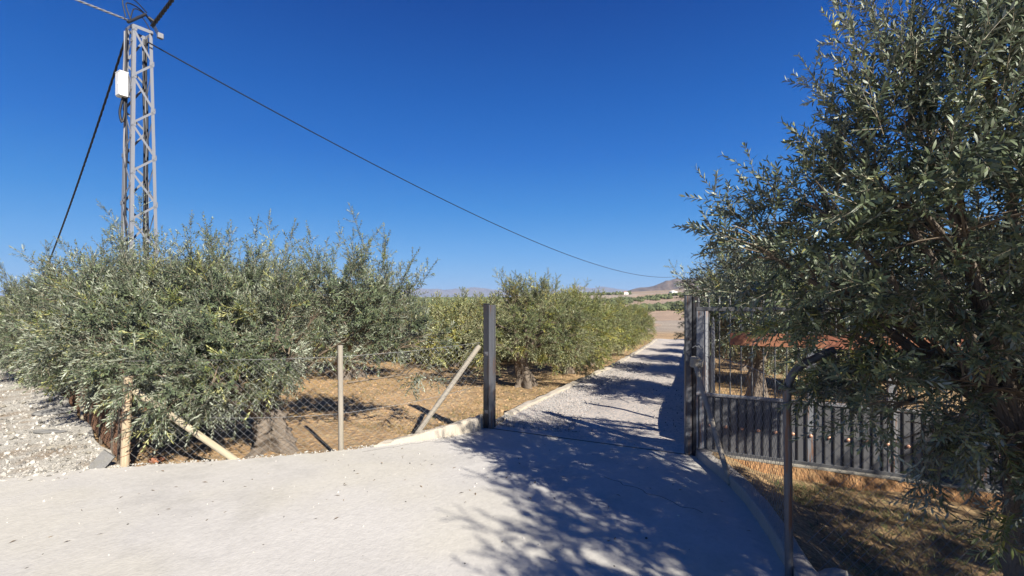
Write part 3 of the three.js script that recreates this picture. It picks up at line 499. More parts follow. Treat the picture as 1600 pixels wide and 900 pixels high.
// ------------------------------------------------------------------ lattice pylon
{
  const H = 8.45, g = group('lattice_pylon', -9.35, fieldH(-9.35, 12.2), -12.2); g.rotation.y = 1.0;
  tag(g, 'grey steel lattice pylon with white box standing behind the left olives', 'pylon');
  const gy = -g.position.y, HT = H + gy, half = (y) => lerp(0.345, 0.205, y / HT);
  const corner = (i, y) => { const s = half(y); return V([1, 1, -1, -1][i] * s, y, [1, -1, -1, 1][i] * s); };
  for (let i = 0; i < 4; i++) {
    const a = corner(i, 0), b = corner(i, HT), sx = -Math.sign(a.x), sz = -Math.sign(a.z);
    mesh('leg', [bar(a.clone().add(V(sx * 0.036, 0, 0)), b.clone().add(V(sx * 0.036, 0, 0)), 0.072, 0.009), bar(a.clone().add(V(0, 0, sz * 0.041)), b.clone().add(V(0, 0, sz * 0.041)), 0.009, 0.072)], M.galv, g);
  }
  for (let f = 0; f < 4; f++) {
    const L = (f + 3) % 4, Rr = f, nrm = [V(0, 0, 1), V(1, 0, 0), V(0, 0, -1), V(-1, 0, 0)][f];
    let y = HT - 0.08 - (f % 2) * 0.3, left = f % 2 === 0;
    while (y > 0.7) { const y2 = y - (left ? 0.76 : 0.42); mesh('brace', bar(corner(left ? L : Rr, y).addScaledVector(nrm, 0.008), corner(left ? Rr : L, y2).addScaledVector(nrm, 0.008), 0.05, 0.007, nrm), M.galv, g); y = y2; left = !left; }
    for (let q = 0, yy = HT - 0.08 - (f % 2) * 0.3, l2 = f % 2 === 0; yy > 2.2 && f !== 2; q++) { const gp = mesh('gusset_plate', [box(0.1, 0.1, 0.006), new THREE.CylinderGeometry(0.012, 0.012, 0.016, 6).rotateX(Math.PI / 2).translate(0.02, 0.02, 0.006), new THREE.CylinderGeometry(0.012, 0.012, 0.016, 6).rotateX(Math.PI / 2).translate(-0.02, -0.02, 0.006)], M.galv, g); gp.position.copy(corner(l2 ? L : Rr, yy).addScaledVector(nrm, 0.016)); gp.rotation.y = f * Math.PI / 2; gp.translateX(l2 ? 0.035 : -0.035); yy -= l2 ? 0.76 : 0.42; l2 = !l2; }
    mesh('top_bar', bar(corner(L, HT - 0.03).addScaledVector(nrm, 0.014), corner(Rr, HT - 0.03).addScaledVector(nrm, 0.014), 0.08, 0.008, nrm), M.galv, g);
  }
  const bx = mesh('junction_box', [rbox(0.17, 0.58, 0.25, 0.015, -0.37, HT - 1.52, 0.05), rbox(0.02, 0.53, 0.21, 0.004, -0.462, HT - 1.52, 0.05), rbox(0.012, 0.06, 0.02, 0.003, -0.478, HT - 1.52, 0.13), rbox(0.19, 0.02, 0.27, 0.004, -0.372, HT - 1.222, 0.05)], M.white, g); bx.userData.label = 'white plastic junction box on the pylon side';
  mesh('box_bracket', box(0.08, 0.5, 0.05, -0.255, HT - 1.52, 0.05), M.galv, g);
  const R = rng(5), cab = (o) => { const pts = []; for (let k = 0; k <= 14; k++) pts.push(V(o[0] + (R() - 0.5) * 0.05, HT - 0.1 - k * 0.58, o[1] + (R() - 0.5) * 0.05)); return tube(pts, 0.022, 90, 6); };
  mesh('down_cable', [cab([0.2, -0.1]), cab([0.16, -0.16])], M.cable, g); mesh('down_cable', cab([-0.25, -0.14]), M.greyCable, g); mesh('down_cable', cab([-0.27, 0.0]), M.cable, g);
  mesh('cable_loop', [tube([V(-0.35, HT - 1.8, 0.05), V(-0.4, HT - 2.2, 0), V(-0.36, HT - 2.42, 0.02), V(-0.31, HT - 2.2, 0.02), V(-0.32, HT - 1.8, 0.02)], 0.028, 30, 6)], M.cable, g);
  mesh('jumper_cable', [tube([V(-0.25, HT + 0.1, 0.2), V(-0.3, HT + 0.5, 0.1), V(0.0, HT + 0.55, 0), V(0.25, HT + 0.38, -0.05), V(0.4, HT + 0.02, 0.05)], 0.016, 30, 5), tube([V(-0.25, HT + 0.12, 0.18), V(-0.1, HT + 0.48, 0.05), V(0.22, HT + 0.42, 0), V(0.38, HT + 0.1, 0.1)], 0.014, 30, 5), tube([V(-0.25, HT + 0.05, 0.2), V(0, HT + 0.32, 0.1), V(0.2, HT + 0.05, 0.1), V(0.25, HT - 0.5, 0.1)], 0.013, 30, 5), tube([V(-0.35, HT + 0.1, 0.2), V(-0.38, HT + 0.55, 0.15), V(-0.15, HT + 0.66, 0.1), V(0.15, HT + 0.5, 0.05)], 0.014, 30, 5)], M.cable, g);
  mesh('cable_clamp', [rod(V(-0.32, HT - 0.02, 0.25), V(0.12, HT + 0.45, 0.05), 0.035, 7), rod(V(0.2, HT + 0.42, 0), V(0.34, HT + 0.34, 0.05), 0.04, 7)], M.cable, g);
  mesh('cable_clamp', [rbox(0.13, 0.14, 0.1, 0.02, 0.42, HT + 0.02, 0.1)], M.greyCable, g);
  mesh('footing', rbox(1.3, 0.3, 1.3, 0.03, 0, 0.02, 0), M.roughConcrete, g);
}
function sagLine(a, b, s, n = 40) { const p = []; for (let i = 0; i <= n; i++) { const t = i / n, q = a.clone().lerp(b, t); q.y -= 4 * s * t * (1 - t); p.push(q); } return p; }
function twisted(a, b, s, r, pitch) {                 // bundle of three cables wound round each other
  const c = new THREE.CatmullRomCurve3(sagLine(a, b, s)), L = c.getLength(), n = Math.round(L / pitch * 8), gs = [];
  for (let k = 0; k < 3; k++) { const pts = []; for (let i = 0; i <= n; i++) { const q = c.getPointAt(i / n), t = c.getTangentAt(i / n), s1 = t.clone().cross(UP).normalize(), s2 = s1.clone().cross(t), g = i / n * L / pitch * 6.283 + k * 2.094; pts.push(q.addScaledVector(s1, Math.cos(g) * r).addScaledVector(s2, Math.sin(g) * r)); } gs.push(tube(pts, r * 0.95, n * 2, 5)); }
  return gs;
}
tag(mesh('overhead_cable', tube(sagLine(P(-9.05, 8.1, 12.1), P(20.5, 4.35, 60), 1.86, 60), 0.019, 160, 6), M.cable), 'thin black cable sagging across the sky from pylon to right', 'cable');
tag(mesh('overhead_cable', twisted(P(-8.95, 8.5, 12.1), P(-2.2, 9.3, 6.6), 0.1, 0.024, 0.5), M.cable), 'thick twisted cable leaving the pylon head up to the right', 'cable');
tag(mesh('overhead_cable', [...twisted(P(-9.5, 8.62, 12.05), P(-11.9, 8.15, 6), 0.05, 0.014, 0.4)], M.greyCable), 'twisted cable leaving the pylon head up to the left', 'cable');
tag(mesh('overhead_cable', twisted(P(-9.7, 8.22, 12.2), P(-23.8, 2.4, 24.5), 0.3, 0.016, 0.9), M.cable), 'twisted dark cable dropping from pylon head to the left olives', 'cable');

// ------------------------------------------------------------------ chain-link fences
function chainLink(line, hgt, cell, r, drop = 0) {    // crossing wires of a diamond mesh along [x, h, d] points, one merged geometry
  const seg = [], out = [], L = [0]; for (let i = 1; i < line.length; i++) L.push(L[i - 1] + Math.hypot(line[i][0] - line[i - 1][0], line[i][2] - line[i - 1][2]));
  const at = (s, y) => { s = clamp(s, 0, L[L.length - 1]); let i = 1; while (i < L.length - 1 && s > L[i]) i++; const t = (s - L[i - 1]) / (L[i] - L[i - 1] || 1), a = line[i - 1], b = line[i]; const bow = 0.03 * Math.sin(s * 3.1) * (y / hgt); return P(lerp(a[0], b[0], t), lerp(a[1], b[1], t) + y - drop * Math.sin(Math.PI * t) * (y / hgt), lerp(a[2], b[2], t) + bow); };
  const tot = L[L.length - 1];
  for (const dir of [1, -1]) for (let s0 = -hgt; s0 < tot + hgt; s0 += cell) {
    const pts = []; for (let y = 0; y <= hgt + 1e-6; y += hgt / 5) { const s = s0 + dir * (y - (dir < 0 ? 0 : 0)); if (s >= 0 && s <= tot) pts.push(at(s, y)); }
    for (let k = 0; k + 1 < pts.length; k++) out.push(new THREE.CylinderGeometry(r, r, 1, 3, 1, true).applyMatrix4(new THREE.Matrix4().compose(pts[k].clone().lerp(pts[k + 1], 0.5), new THREE.Quaternion().setFromUnitVectors(UP, pts[k + 1].clone().sub(pts[k]).normalize()), V(1, pts[k].distanceTo(pts[k + 1]), 1))));
  }
  return { mesh: mergeGeometries(out), at, tot };
}
function hWire(c, y, r, dip = 0) { const p = []; for (let i = 0; i <= 30; i++) { const q = c.at(c.tot * i / 30, y); q.y -= dip * Math.sin(Math.PI * i / 30); p.push(q); } return tube(p, r, 60, 4); }
{
  const g = group('chain_link_fence', 0, 0, 0); tag(g, 'wire mesh fence on concrete posts along the front of the olive field', 'fence');
  const c = chainLink([[-4.07, -0.12, 5.12], [-3.0, -0.12, 5.36], [-1.98, -0.12, 5.66], [-1.3, -0.1, 5.98], [-0.42, -0.05, 6.52]], 1.2, 0.082, 0.0013);
  const cm = mesh('wire_mesh', c.mesh, M.wire, g); cm.userData.kind = 'stuff';
  for (const [y, dip] of [[1.2, 0.02], [0.62, 0.1], [0.08, 0]]) mesh('tension_wire', hWire(c, y, 0.0022, dip), M.wire, g);
  const cp = mesh('post', rod(P(-4.07, -0.25, 5.1), P(-4.04, 0.92, 5.12), 0.04, 12), M.cornerPost, g); cp.userData.label = 'pale corner post wrapped with wire';
  { const pts = []; for (let k = 0; k <= 150; k++) { const t = k / 150, y = lerp(0.02, 0.86, t), a = t * 6.283 * 9; pts.push(P(lerp(-4.065, -4.04, t) + Math.cos(a) * 0.043, y, 5.11 + Math.sin(a) * 0.043)); } mesh('wrapped_wire', tube(pts, 0.004, 300, 4), M.rustWire, cp).name = 'wrapped_wire'; }
  mesh('post', rod(P(-1.98, -0.3, 5.64), P(-1.985, 1.2, 5.62), 0.03, 10), M.oldPipe, g);
  mesh('brace_post', rod(P(-2.96, -0.06, 5.3), P(-4.0, 0.76, 5.16), 0.036, 10), M.concPost, g);
  mesh('brace_post', rod(P(-1.32, -0.14, 6.1), P(-0.44, 1.1, 6.56), 0.034, 10), M.oldPipe, g);
}
{
  const g = group('chain_link_fence', 0, 0, 0); tag(g, 'rusty brown wire mesh fence along the stony track at left', 'fence');
  const pts = [[-4.1, -0.05, 5.16], [-6.42, -0.05, 7.28], [-8.4, -0.08, 9.1], [-10.6, -0.12, 11.1], [-13.2, -0.2, 13.5]], c = chainLink(pts, 1.15, 0.075, 0.0026);
  mesh('wire_mesh', c.mesh, M.rustWire, g).userData.kind = 'stuff';
  for (const y of [1.15, 0.6, 0.04]) mesh('tension_wire', hWire(c, y, 0.003), M.rustWire, g);
  for (const [x, h, d] of pts.slice(1)) mesh('post', rod(P(x, h - 0.2, d), P(x + 0.01, h + 1.2, d), 0.035, 10), M.concPost, g);
  for (const s of [0.35, 0.75, 1.6, 2.4]) { const q = c.at(s, 0); mesh('stake', rod(q.clone().setY(-0.2), q.clone().add(V(0.03, 1.05, 0)), 0.022, 7), M.bark, g); }
}
{
  const g = group('chain_link_fence', 0, 0, 0); tag(g, 'wire mesh fence with a bent grey pole on the kerb right of the drive', 'fence');
  const c1 = chainLink([[2.05, 0.02, 5.3], [2.06, 0.05, 4.7], [2.03, 0.06, 4.2], [1.95, 0.06, 3.75], [1.77, 0.06, 3.02]], 1.1, 0.078, 0.0014), c2 = chainLink([[1.79, 0.0, 3.02], [2.6, -0.05, 3.0], [3.6, -0.05, 2.95], [4.8, -0.05, 2.6]], 1.15, 0.08, 0.0013);
  mesh('wire_mesh', c1.mesh, M.wire, g).userData.kind = 'stuff'; mesh('wire_mesh', c2.mesh, M.wire, g).userData.kind = 'stuff';
  mesh('tension_wire', hWire(c1, 1.1, 0.0024), M.wire, g); mesh('tension_wire', hWire(c2, 1.15, 0.0022), M.wire, g);
  const bent = new THREE.CatmullRomCurve3([P(1.715, -0.15, 3.01), P(1.712, 0.4, 3.01), P(1.705, 0.9, 3.01), P(1.703, 1.12, 3.01), P(1.718, 1.24, 3.01), P(1.775, 1.325, 3.0), P(1.87, 1.38, 2.99), P(1.975, 1.43, 2.98)]);
  const bp = mesh('bent_pole', tube(bent, 0.0235, 60, 12), M.pipe, g); bp.userData.label = 'grey pole bent over to the right at its top';
  mesh('end_brace', rod(P(2.02, 0.02, 4.5), P(1.985, 1.06, 5.3), 0.024, 10), M.oldPipe, g).userData.label = 'worn pipe brace leaning from the gate post to the kerb';
  mesh('brace_cap', [rod(P(1.95, 1.05, 5.32), P(2.06, 1.03, 5.26), 0.045, 10), rod(P(1.99, 1.0, 5.3), P(1.99, 1.1, 5.28), 0.05, 10)], M.stone, g);
  mesh('tie_wire', tube([P(2.0, 1.22, 5.3), P(2.05, 1.2, 5.27), P(2.04, 1.24, 5.32), P(1.98, 1.2, 5.34)], 0.006, 20, 4), M.wire, g);
}
// ------------------------------------------------------------------ gate and gate posts
const gateRot = Math.atan2(-0.4414, 0.8975);
{
  const g = group('sliding_gate', gateR[0], 0, -gateR[1]); g.rotation.y = gateRot;
  tag(g, 'slid-open steel gate of dark ribbed panels with bars above, right of the drive', 'gate');
  const S1 = 3.36, bot = 0.085, top = 0.685, R = rng(9);
  mesh('bottom_rail', rbox(S1, 0.05, 0.05, 0.006, S1 / 2 + 0.02, bot - 0.012, 0), M.bars, g);
  mesh('middle_rail', rbox(S1, 0.03, 0.052, 0.006, S1 / 2 + 0.02, top + 0.005, 0), M.upright, g);
  mesh('top_rail', rbox(S1, 0.045, 0.04, 0.006, S1 / 2 + 0.02, 1.625, 0), M.bars, g);
  const bw = 0.078, boardG = [0, 1, 2].map((k) => rbox(bw - 0.012, top - bot - 0.02, 0.012 + k * 0.002, 0.003)), ribG = rbox(0.014, top - bot - 0.02, 0.03, 0.003), studG = new THREE.SphereGeometry(0.017, 10, 6); studG.scale(1, 1, 0.6);
  for (let i = 0; i * bw < S1 - bw; i++) {
    const x = 0.05 + i * bw, b = mesh('panel_board', boardG[i % 3], M.panel, g); b.position.set(x + bw / 2, (top + bot) / 2, 0.004 + 0.002 * R());
    const r = mesh('rib', ribG, M.rib, g); r.position.set(x, (top + bot) / 2, 0.008);
    if (i % 2 === 1) { const s = mesh('stud', studG, M.copper, g); s.position.set(x + bw * 0.5, 0.36, 0.02); }
  }
  const barG = new THREE.CylinderGeometry(0.007, 0.007, 1.06, 8), tip = new THREE.ConeGeometry(0.013, 0.07, 8);
  for (let s = 0.045; s < S1; s += 0.106) { const b = mesh('upright_bar', barG, M.bars, g); b.position.set(s, top + 0.5, 0); const t = mesh('spear_tip', tip, M.bars, b); t.name = 'spear_tip'; t.position.set(0, 0.55, 0); }
  for (const s of [0.03, 1.08, 1.735, 2.39, 3.05]) mesh('frame_post', rbox(0.075, 1.56, 0.06, 0.006, s + 0.03, 0.84, -0.014), M.upright, g);
}
{
  const g = group('name_plate', gateR[0], 0, -gateR[1]); g.rotation.y = gateRot; tag(g, 'long rusty terracotta plate fixed to the gate bars behind the leaves', 'plate');
  const R = rng(19), sh = new THREE.Shape(); const a = 0.364, b = 2.32, y0 = 1.245, y1 = 1.375; sh.moveTo(a, y0); sh.lineTo(b, y0); sh.lineTo(b, y1); sh.lineTo(a, y1);
  const geo = new THREE.ExtrudeGeometry(sh, { depth: 0.006, bevelEnabled: true, bevelSize: 0.002, bevelThickness: 0.001, bevelSegments: 1 }); geo.translate(0, 0, 0.012); mesh('plate', geo, M.rust, g);
  for (const x of [0.4, 1.08, 1.7, 2.28]) for (const y of [y0 + 0.02, y1 - 0.02]) mesh('bolt', new THREE.SphereGeometry(0.007, 8, 5).translate(x, y, 0.02), M.bars, g);
}
{
  const g = group('gate_footing', gateR[0], 0, -gateR[1]); g.rotation.y = gateRot; tag(g, 'orange clay-faced footing with a white rail under the open gate', 'footing');
  const N = 60, prof = [[-0.12, -0.3], [-0.12, 0.05], [0.07, 0.05], [0.09, 0.03], [0.19, -0.12], [0.24, -0.3]], pos = [], idx = [];
  for (let i = 0; i <= N; i++) prof.forEach(([z, y], k) => pos.push(0.04 + 3.5 * i / N, y + (k > 1 && k < 5 ? (wn(i * 0.5, k * 3, 71) - 0.5) * 0.02 : 0), z + (k > 2 ? (wn(i * 0.4, k * 5, 72) - 0.5) * 0.05 : 0)));
  for (let i = 0; i < N; i++) for (let k = 0; k < 5; k++) { const a = i * 6 + k, b = a + 6; idx.push(a, b, a + 1, a + 1, b, b + 1); }
  const geo = new THREE.BufferGeometry(); geo.setAttribute('position', new THREE.Float32BufferAttribute(pos, 3)); geo.setIndex(idx); geo.computeVertexNormals(); uvMetres(geo, 0.9); mesh('footing', geo, M.clay, g);
  mesh('guide_rail', rbox(3.45, 0.025, 0.05, 0.008, 1.78, 0.054, 0.055), M.stone, g);
}
{ // narrow steel guide groove across the opening
  const a = P(-0.3, 0.003, 6.52), b = P(2.0, 0.003, 5.4);
  tag(mesh('gate_track', [bar(a, b, 0.008, 0.005, UP), bar(a.clone().add(V(0.009, 0, 0.019)), b.clone().add(V(0.009, 0, 0.019)), 0.005, 0.008, UP)], M.bars), 'dark steel guide track set across the drive between the gate posts', 'gate track');
}
function gatePost(name, x, d, turn, h, label, low, dark) {
  const g = group(name, x, 0, -d); g.rotation.y = turn; tag(g, label, 'gate post');
  mesh('square_tube', rbox(0.07, h + 0.2, 0.07, 0.006, 0, h / 2 - 0.1, 0), dark ? M.postDark : M.postSteel, g);
  mesh('guide_channel', [rbox(0.012, h + 0.1, 0.09, 0.003, 0.046, h / 2 - 0.06, 0.0), rbox(0.07, h + 0.1, 0.012, 0.003, 0.082, h / 2 - 0.06, 0.042), rbox(0.07, h + 0.1, 0.012, 0.003, 0.082, h / 2 - 0.06, -0.042)], dark ? M.postSteel : M.postDark, g);
  mesh('cap', rbox(0.076, 0.01, 0.076, 0.003, 0, h + 0.005, 0), M.postDark, g);
  for (const y of low) mesh('bolt', [rod(V(0.01, y, 0.03), V(0.01, y, 0.052), 0.012, 6), box(0.05, 0.05, 0.006, 0.01, y, 0.037)], M.postSteel, g);
  return g;
}
gatePost('gate_post', -0.345, 6.55, gateRot + 0.25, 1.66, 'dark steel gate post with a channel, left of the drive by the concrete hump', [0.22, 1.0], true);
gatePost('gate_post', 1.965, 5.43, gateRot + Math.PI * 0 + 0.3, 1.77, 'dark steel gate post at the near end of the open gate', [1.0, 1.3, 0.5]);
{ // rough concrete hump at the foot of the left post
  const N = 40, K = 10, pos = [], idx = [];
  for (let i = 0; i <= N; i++) { const t = i / N, x = lerp(-1.55, -0.4, t), d = lerp(5.82, 6.5, t), h = 0.02 + 0.17 * t ** 1.2; for (let j = 0; j <= K; j++) { const s = j / K - 0.5, w = 0.32; pos.push(x + s * w * 0.45 + (wn(i * 0.5, j, 4) - 0.5) * 0.03, Math.max(0, h * Math.sqrt(Math.max(0, 1 - (s * 2) ** 4))) - (Math.abs(s) > 0.49 ? 0.2 : 0) + (wn(i * 0.6, j * 0.9, 3) - 0.5) * 0.035, -(d + s * w)); } }
  for (let i = 0; i < N; i++) for (let j = 0; j < K; j++) { const a = i * (K + 1) + j, b = a + K + 1; idx.push(a, a + 1, b, a + 1, b + 1, b); }
  for (let j = 0; j < K; j++) { const o = N * (K + 1); if (j > 0) idx.push(o, o + j, o + j + 1); }
  const g = new THREE.BufferGeometry(); g.setAttribute('position', new THREE.Float32BufferAttribute(pos, 3)); g.setIndex(idx); g.computeVertexNormals(); uvMetres(g, 0.8);
  tag(mesh('concrete_hump', g, M.roughConcrete), 'rough pale concrete hump rising to the foot of the left gate post', 'concrete footing');
}
{ // low wall and fence along the right of the drive
  const pts = []; for (let d = 5.75; d <= 24; d += 0.6) pts.push([driveAt(d)[1] + 0.1, d]);
  const c = new THREE.CatmullRomCurve3(pts.map(([x, d]) => V(x, 0, -d))), N = 60, pos = [], idx = [];
  for (let i = 0; i <= N; i++) { const p = c.getPointAt(i / N), t = c.getTangentAt(i / N), y = base(p.x, -p.z), h = lerp(0.35, 0.75, i / N); for (const [s, q] of [[-1, -0.3], [-1, h], [1, h], [1, -0.3]]) pos.push(p.x - t.z * s * 0.07, y + q, p.z + t.x * s * 0.07); }
  for (let i = 0; i < N; i++) for (let k = 0; k < 3; k++) { const a = i * 4 + k, b = a + 4; idx.push(a, a + 1, b, a + 1, b + 1, b); }
  const g = new THREE.BufferGeometry(); g.setAttribute('position', new THREE.Float32BufferAttribute(pos, 3)); g.setIndex(idx); g.computeVertexNormals(); uvMetres(g, 1.4);
  tag(mesh('low_wall', g, M.wall), 'low grey wall along the right side of the drive behind the gate post', 'wall');
  const f = group('chain_link_fence', 0, 0, 0); tag(f, 'wire fence on pale grey posts along the right drive side, behind the gate', 'fence');
  const L = pts.filter((_, i) => i % 5 === 0).map(([x, d]) => [x + 0.16, base(x, d), d]); const cl = chainLink(L.slice(0, 3), 1.5, 0.1, 0.002); mesh('wire_mesh', cl.mesh, M.wire, f).userData.kind = 'stuff';
  for (const [x, y, d] of [[2.62, 0, 6.55], ...L.slice(1).map(([a, b, e]) => [a, b, e])]) mesh('post', rbox(0.06, 1.75, 0.06, 0.005, x, y + 0.7, -d), M.upright, f);
}
// ------------------------------------------------------------------ stones, litter, straw
function rockGeo(seed, sx, sy, sz) { const g = new THREE.IcosahedronGeometry(1, 1), p = g.attributes.position; for (let i = 0; i < p.count; i++) { const k = 0.7 + 0.55 * hash(Math.round(p.getX(i) * 40), Math.round(p.getY(i) * 40) * 7 + Math.round(p.getZ(i) * 40), seed); p.setXYZ(i, p.getX(i) * k * sx, p.getY(i) * k * sy, p.getZ(i) * k * sz); } g.computeVertexNormals(); return g; }
const inTrack = (x, d) => d > 3.6 - 0 && x < -4.3 && d < 5.0 - (x + 4.1) * 0.92 && d > 4.58 - (x + 4.95) * -0.1;
{
  const R = rng(401), G = 'loose stones lying on the stony track', rocks = [0, 1, 2].map((k) => rockGeo(k + 3, 1, 0.55, 0.8)); let n = 0;
  for (let k = 0; n < 26 && k < 900; k++) { const x = lerp(-4.4, -8.6, R()), d = lerp(4.6, 8.4, R()); if (!inTrack(x, d) || d < 4.7 - (x + 4.9) * 0.05) continue; const m = mesh('stone', rocks[n % 3], M.stone); const s = 0.02 + 0.035 * R() * R(); m.scale.set(s * (1 + R()), s, s); m.position.copy(P(x, 0.005, d)); m.rotation.y = R() * 6; tag(m, 'pale loose stone lying on the white stony track', 'stone', G); n++; }
  const g1 = mesh('stone', rocks[1], M.greyStone); g1.scale.set(0.2, 0.05, 0.1); g1.position.copy(P(-6.05, 0.0, 6.35)); tag(g1, 'flat grey stone in the middle of the stony track', 'stone');
  const g2 = mesh('stone', rocks[2], M.greyStone); g2.scale.set(0.22, 0.09, 0.14); g2.position.copy(P(-6.95, 0.02, 7.35)); g2.rotation.y = 0.6; tag(g2, 'grey rock beside the second side-fence post', 'stone');
  const sl = mesh('broken_slab', [bar(P(-4.28, -0.02, 4.98), P(-4.16, 0.14, 5.03), 0.13, 0.025, V(0.3, 0.2, 1))], M.greyStone); tag(sl, 'broken grey slab leaning at the foot of the corner post', 'slab');
  const kb = mesh('broken_block', rockGeo(13, 0.13, 0.07, 0.1), M.kerb); kb.position.copy(P(1.93, 0.04, 2.92)); tag(kb, 'broken concrete block at the foot of the bent pole', 'concrete block');
  const st = mesh('dead_branch', tube([P(-5.25, 0.62, 6.2), P(-4.9, 0.78, 6.1), P(-4.55, 1.0, 6.05)], 0.012, 12, 5, 0.5), M.twig); tag(st, 'dead stick poking out through the rusty side fence', 'branch');
  const br = mesh('brick_shard', rockGeo(17, 0.09, 0.035, 0.05), M.rust); br.position.copy(P(-4.05, -0.1, 5.55)); tag(br, 'orange brick shard on the ground inside the corner post', 'brick shard');
}
function scatter(name, geo, mat, n, seed, place, label, category, colour) {
  const R = rng(seed), ms = [], cs = []; for (let k = 0; k < n; k++) { const q = place(R, k); if (q) { ms.push(q); cs.push(colour ? colour(R) : [1, 1, 1]); } }
  const im = shadows(new THREE.InstancedMesh(geo, mat, ms.length)), c = new THREE.Color(); ms.forEach((m, i) => { im.setMatrixAt(i, m); im.setColorAt(i, c.setRGB(...cs[i])); });
  im.name = numbered(name); tag(im, label, category, null, 'stuff'); scene.add(im);
}
const E = new THREE.Euler();
const mat4 = (p, rx, ry, rz, sx, sy, sz) => new THREE.Matrix4().compose(p, new THREE.Quaternion().setFromEuler(E.set(rx, ry, rz)), V(sx, sy, sz));
const pebG = (() => { const g = new THREE.IcosahedronGeometry(1, 0), p = g.attributes.position; for (let i = 0; i < p.count; i++) { const k = 0.75 + 0.5 * hash(Math.round(p.getX(i) * 40), Math.round(p.getY(i) * 40) * 7 + Math.round(p.getZ(i) * 40), 5); p.setXYZ(i, p.getX(i) * k, p.getY(i) * k * 0.65, p.getZ(i) * k); } g.computeVertexNormals(); return g; })();
scatter('track_gravel', pebG, M.pebble, 16000, 501, (R) => { const t = R(), x = -4.2 - 9 * t * R(), d = 4.4 + R() * 7; if (!inTrack(x, d)) return; const s = 0.004 + 0.022 * R() ** 4; return mat4(P(x, s * 0.3 - 0.012, d), R() * 6, R() * 6, R() * 6, s * 1.3, s, s); }, 'white gravel scattered over the stony track', 'gravel', (R) => { const k = R() < 0.35 ? 0.12 + 0.12 * R() : 0.26 + 0.24 * R(); return [k, k * 0.94, k * 0.85]; });
scatter('drive_gravel', pebG, M.pebble, 9000, 503, (R) => { const d = 6.4 + 9 * R() ** 1.6, [l, r] = driveAt(d), u = R() < 0.85 ? R() ** 2 * 0.45 - 0.05 : R(), x = lerp(l, r, u); if (d < 6.75 && (x - -0.345) * 0.4414 + (d - 6.55) * 0.8975 < 0.25) return; const s = 0.004 + 0.009 * R() ** 3; return mat4(P(x, base(x, d) + s * 0.2, d), R() * 6, R() * 6, R() * 6, s * 1.2, s, s); }, 'grey gravel scattered over the drive', 'gravel', (R) => { const k = 0.2 + 0.2 * R(); return [k, k * 0.96, k * 0.92]; });
scatter('apron_grit', pebG, M.pebble, 380, 505, (R) => { const x = lerp(-4.5, 1.6, R()), d = lerp(2.9, 6.2, R()); if (d > 5.0 + (x + 4.1) * 0.36) return; const s = 0.002 + 0.008 * R() ** 4; return mat4(P(x, s * 0.3, d), R() * 6, R() * 6, R() * 6, s * 1.3, s, s); }, 'loose grit and small stones on the concrete apron', 'grit', (R) => { const k = R() < 0.3 ? 0.08 : 0.35 + 0.2 * R(); return [k, k * 0.95, k * 0.88]; });
scatter('edge_rubble', pebG, M.pebble, 1500, 507, (R) => { const i = 3 + Math.floor(R() * 7), t = R(), a = apronEdge[i], b = apronEdge[Math.min(i + 1, 10)], x = lerp(a[0], b[0], t) + (R() - 0.5) * 0.14, d = lerp(a[1], b[1], t) + (R() - 0.35) * 0.16, s = 0.003 + 0.012 * R() ** 5; return mat4(P(x, -0.006, d), R() * 6, R() * 6, R() * 6, s * 1.3, s, s); }, 'crumbled rubble along the broken edge of the concrete apron', 'rubble', (R) => { const k = 0.3 + 0.2 * R(); return [k, k * 0.94, k * 0.84]; });
const flake = (() => { const S = leafSet(); addLeaf(S, V(0, 0, 0), V(1, 0, 0), V(0, 1, 0), 1, 0.24, false, false, [0, 0, [1, 1, 1]]); return finish(S); })();
scatter('leaf_litter', flake, std({ side: THREE.DoubleSide }), 120, 509, (R) => { const x = lerp(-3.6, 1.9, R()), d = lerp(2.9, 6.0, R() ** 0.6); if (d > 4.98 + (x + 4.1) * 0.36) return; const s = 0.02 + 0.04 * R(); return mat4(P(x, 0.004 + 0.006 * R(), d), (R() - 0.5) * 0.5, R() * 6, (R() - 0.5) * 0.4, s, s, s); }, 'fallen dry olive leaves on the concrete apron', 'leaf litter', (R) => { const k = 0.6 + 0.6 * R(); return [0.2 * k, 0.14 * k, 0.08 * k]; });
const tuft = (() => { const R = rng(8), S = leafSet(); for (let k = 0; k < 9; k++) { const a = R() * 6.28, e = 0.35 + 0.95 * R(); addLeaf(S, V((R() - 0.5) * 0.3, 0, (R() - 0.5) * 0.3), V(Math.cos(a) * Math.sin(e), Math.cos(e), Math.sin(a) * Math.sin(e)), V(0, 1, 0.3), 0.6 + 0.7 * R(), 0.06, false, false, [0, 0, [0.8 + 0.4 * R(), 0.8 + 0.4 * R(), 0.8]]); } return finish(S); })();
scatter('dry_grass', tuft, M.straw, 42000, 511, (R) => {
  const az = lerp(-0.82, 0.75, R()), r = 4.8 + 22 * R() ** 1.7, x = Math.sin(az) * r, d = Math.cos(az) * r; if (d < 5.15 + (x + 4.1) * 0.38 || x < -4.3 - (d - 5.2) * 1.07) return; if (d > 5.4 - 0.49 * (x - 2) - 0.3) { const [l, q] = driveAt(d); if (x > l - 0.2 && x < q + 0.25) return; } else return;
  if (wn(x * 0.5, d * 0.5, 91) < 0.33 && R() < 0.75) return; const s = 0.03 + 0.06 * R(); return mat4(P(x, fieldH(x, d) - 0.003, d), 0, R() * 6, 0, s * 1.3, s * 0.7, s * 1.3); }, 'dry straw and short grass over the orchard soil', 'grass', (R) => { const g = R() < 0.12, k = 0.65 + 0.6 * R(); return g ? [0.12 * k, 0.14 * k, 0.05 * k] : [0.36 * k, 0.25 * k, 0.12 * k]; });
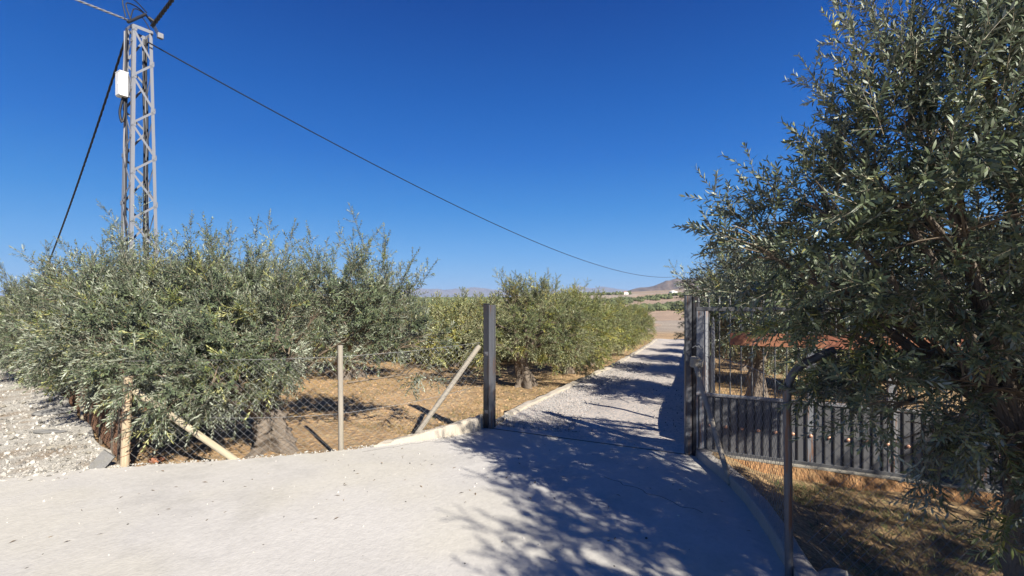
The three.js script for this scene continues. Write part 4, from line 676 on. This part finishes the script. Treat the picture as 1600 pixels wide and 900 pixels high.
scatter('bed_weeds', tuft, M.straw, 5200, 513, (R) => { const x = lerp(1.85, 5.4, R()), d = lerp(2.0, 5.25, R()), lim = 5.39 - 0.4918 * (x - 2.02) - 0.3; if (d > lim || x < 1.78 + 0.12 * (d - 3) + 0.12) return; if (wn(x * 1.4, d * 1.4, 95) < 0.3) return; const s = 0.03 + 0.05 * R(); return mat4(P(x, -0.06 + 0.02 * R(), d), 0, R() * 6, 0, s * 1.2, s * 0.9, s * 1.2); }, 'dry leaves and sparse weeds in the bed below the gate', 'weeds', (R) => { const g = R() < 0.35, k = 0.7 + 0.6 * R(); return g ? [0.11 * k, 0.14 * k, 0.055 * k] : [0.30 * k, 0.23 * k, 0.13 * k]; });
scatter('orchard_litter', flake, std({ side: THREE.DoubleSide }), 16000, 517, (R) => { const az = lerp(-0.78, 0.72, R()), r = 5 + 17 * R() ** 1.5, x = Math.sin(az) * r, d = Math.cos(az) * r; if (d < 5.3 + (x + 4.1) * 0.38 || x < -4.3 - (d - 5.2) * 1.07 || d < 5.6 - 0.49 * (x - 2)) return; const [l, q] = driveAt(d); if (x > l - 0.2 && x < q + 0.25) return; if (wn(x * 0.8, d * 0.8, 97) < 0.42 && R() < 0.8) return; const s = 0.03 + 0.07 * R(); return mat4(P(x, fieldH(x, d) + 0.012, d), (R() - 0.5) * 0.7, R() * 6, (R() - 0.5) * 0.6, s, s, s); }, 'fallen leaves and twiggy litter over the orchard soil', 'leaf litter', (R) => { const k = 0.5 + 0.7 * R(); return R() < 0.3 ? [0.3 * k, 0.25 * k, 0.17 * k] : [0.15 * k, 0.105 * k, 0.06 * k]; });
scatter('soil_clods', pebG, M.pebble, 14000, 515, (R) => { const az = lerp(-0.78, 0.7, R()), r = 5 + 14 * R() ** 1.4, x = Math.sin(az) * r, d = Math.cos(az) * r; if (d < 5.3 + (x + 4.1) * 0.38 || x < -4.3 - (d - 5.2) * 1.07 || d < 5.6 - 0.49 * (x - 2)) return; const [l, q] = driveAt(d); if (x > l - 0.2 && x < q + 0.25) return; const s = 0.006 + 0.03 * R() ** 3; return mat4(P(x, fieldH(x, d), d), R() * 6, R() * 6, R() * 6, s, s, s); }, 'small earth clods and stones over the orchard soil', 'clods', (R) => { const k = 0.7 + 0.5 * R(); return [0.33 * k, 0.22 * k, 0.12 * k]; });

renderer.render(scene, camera);
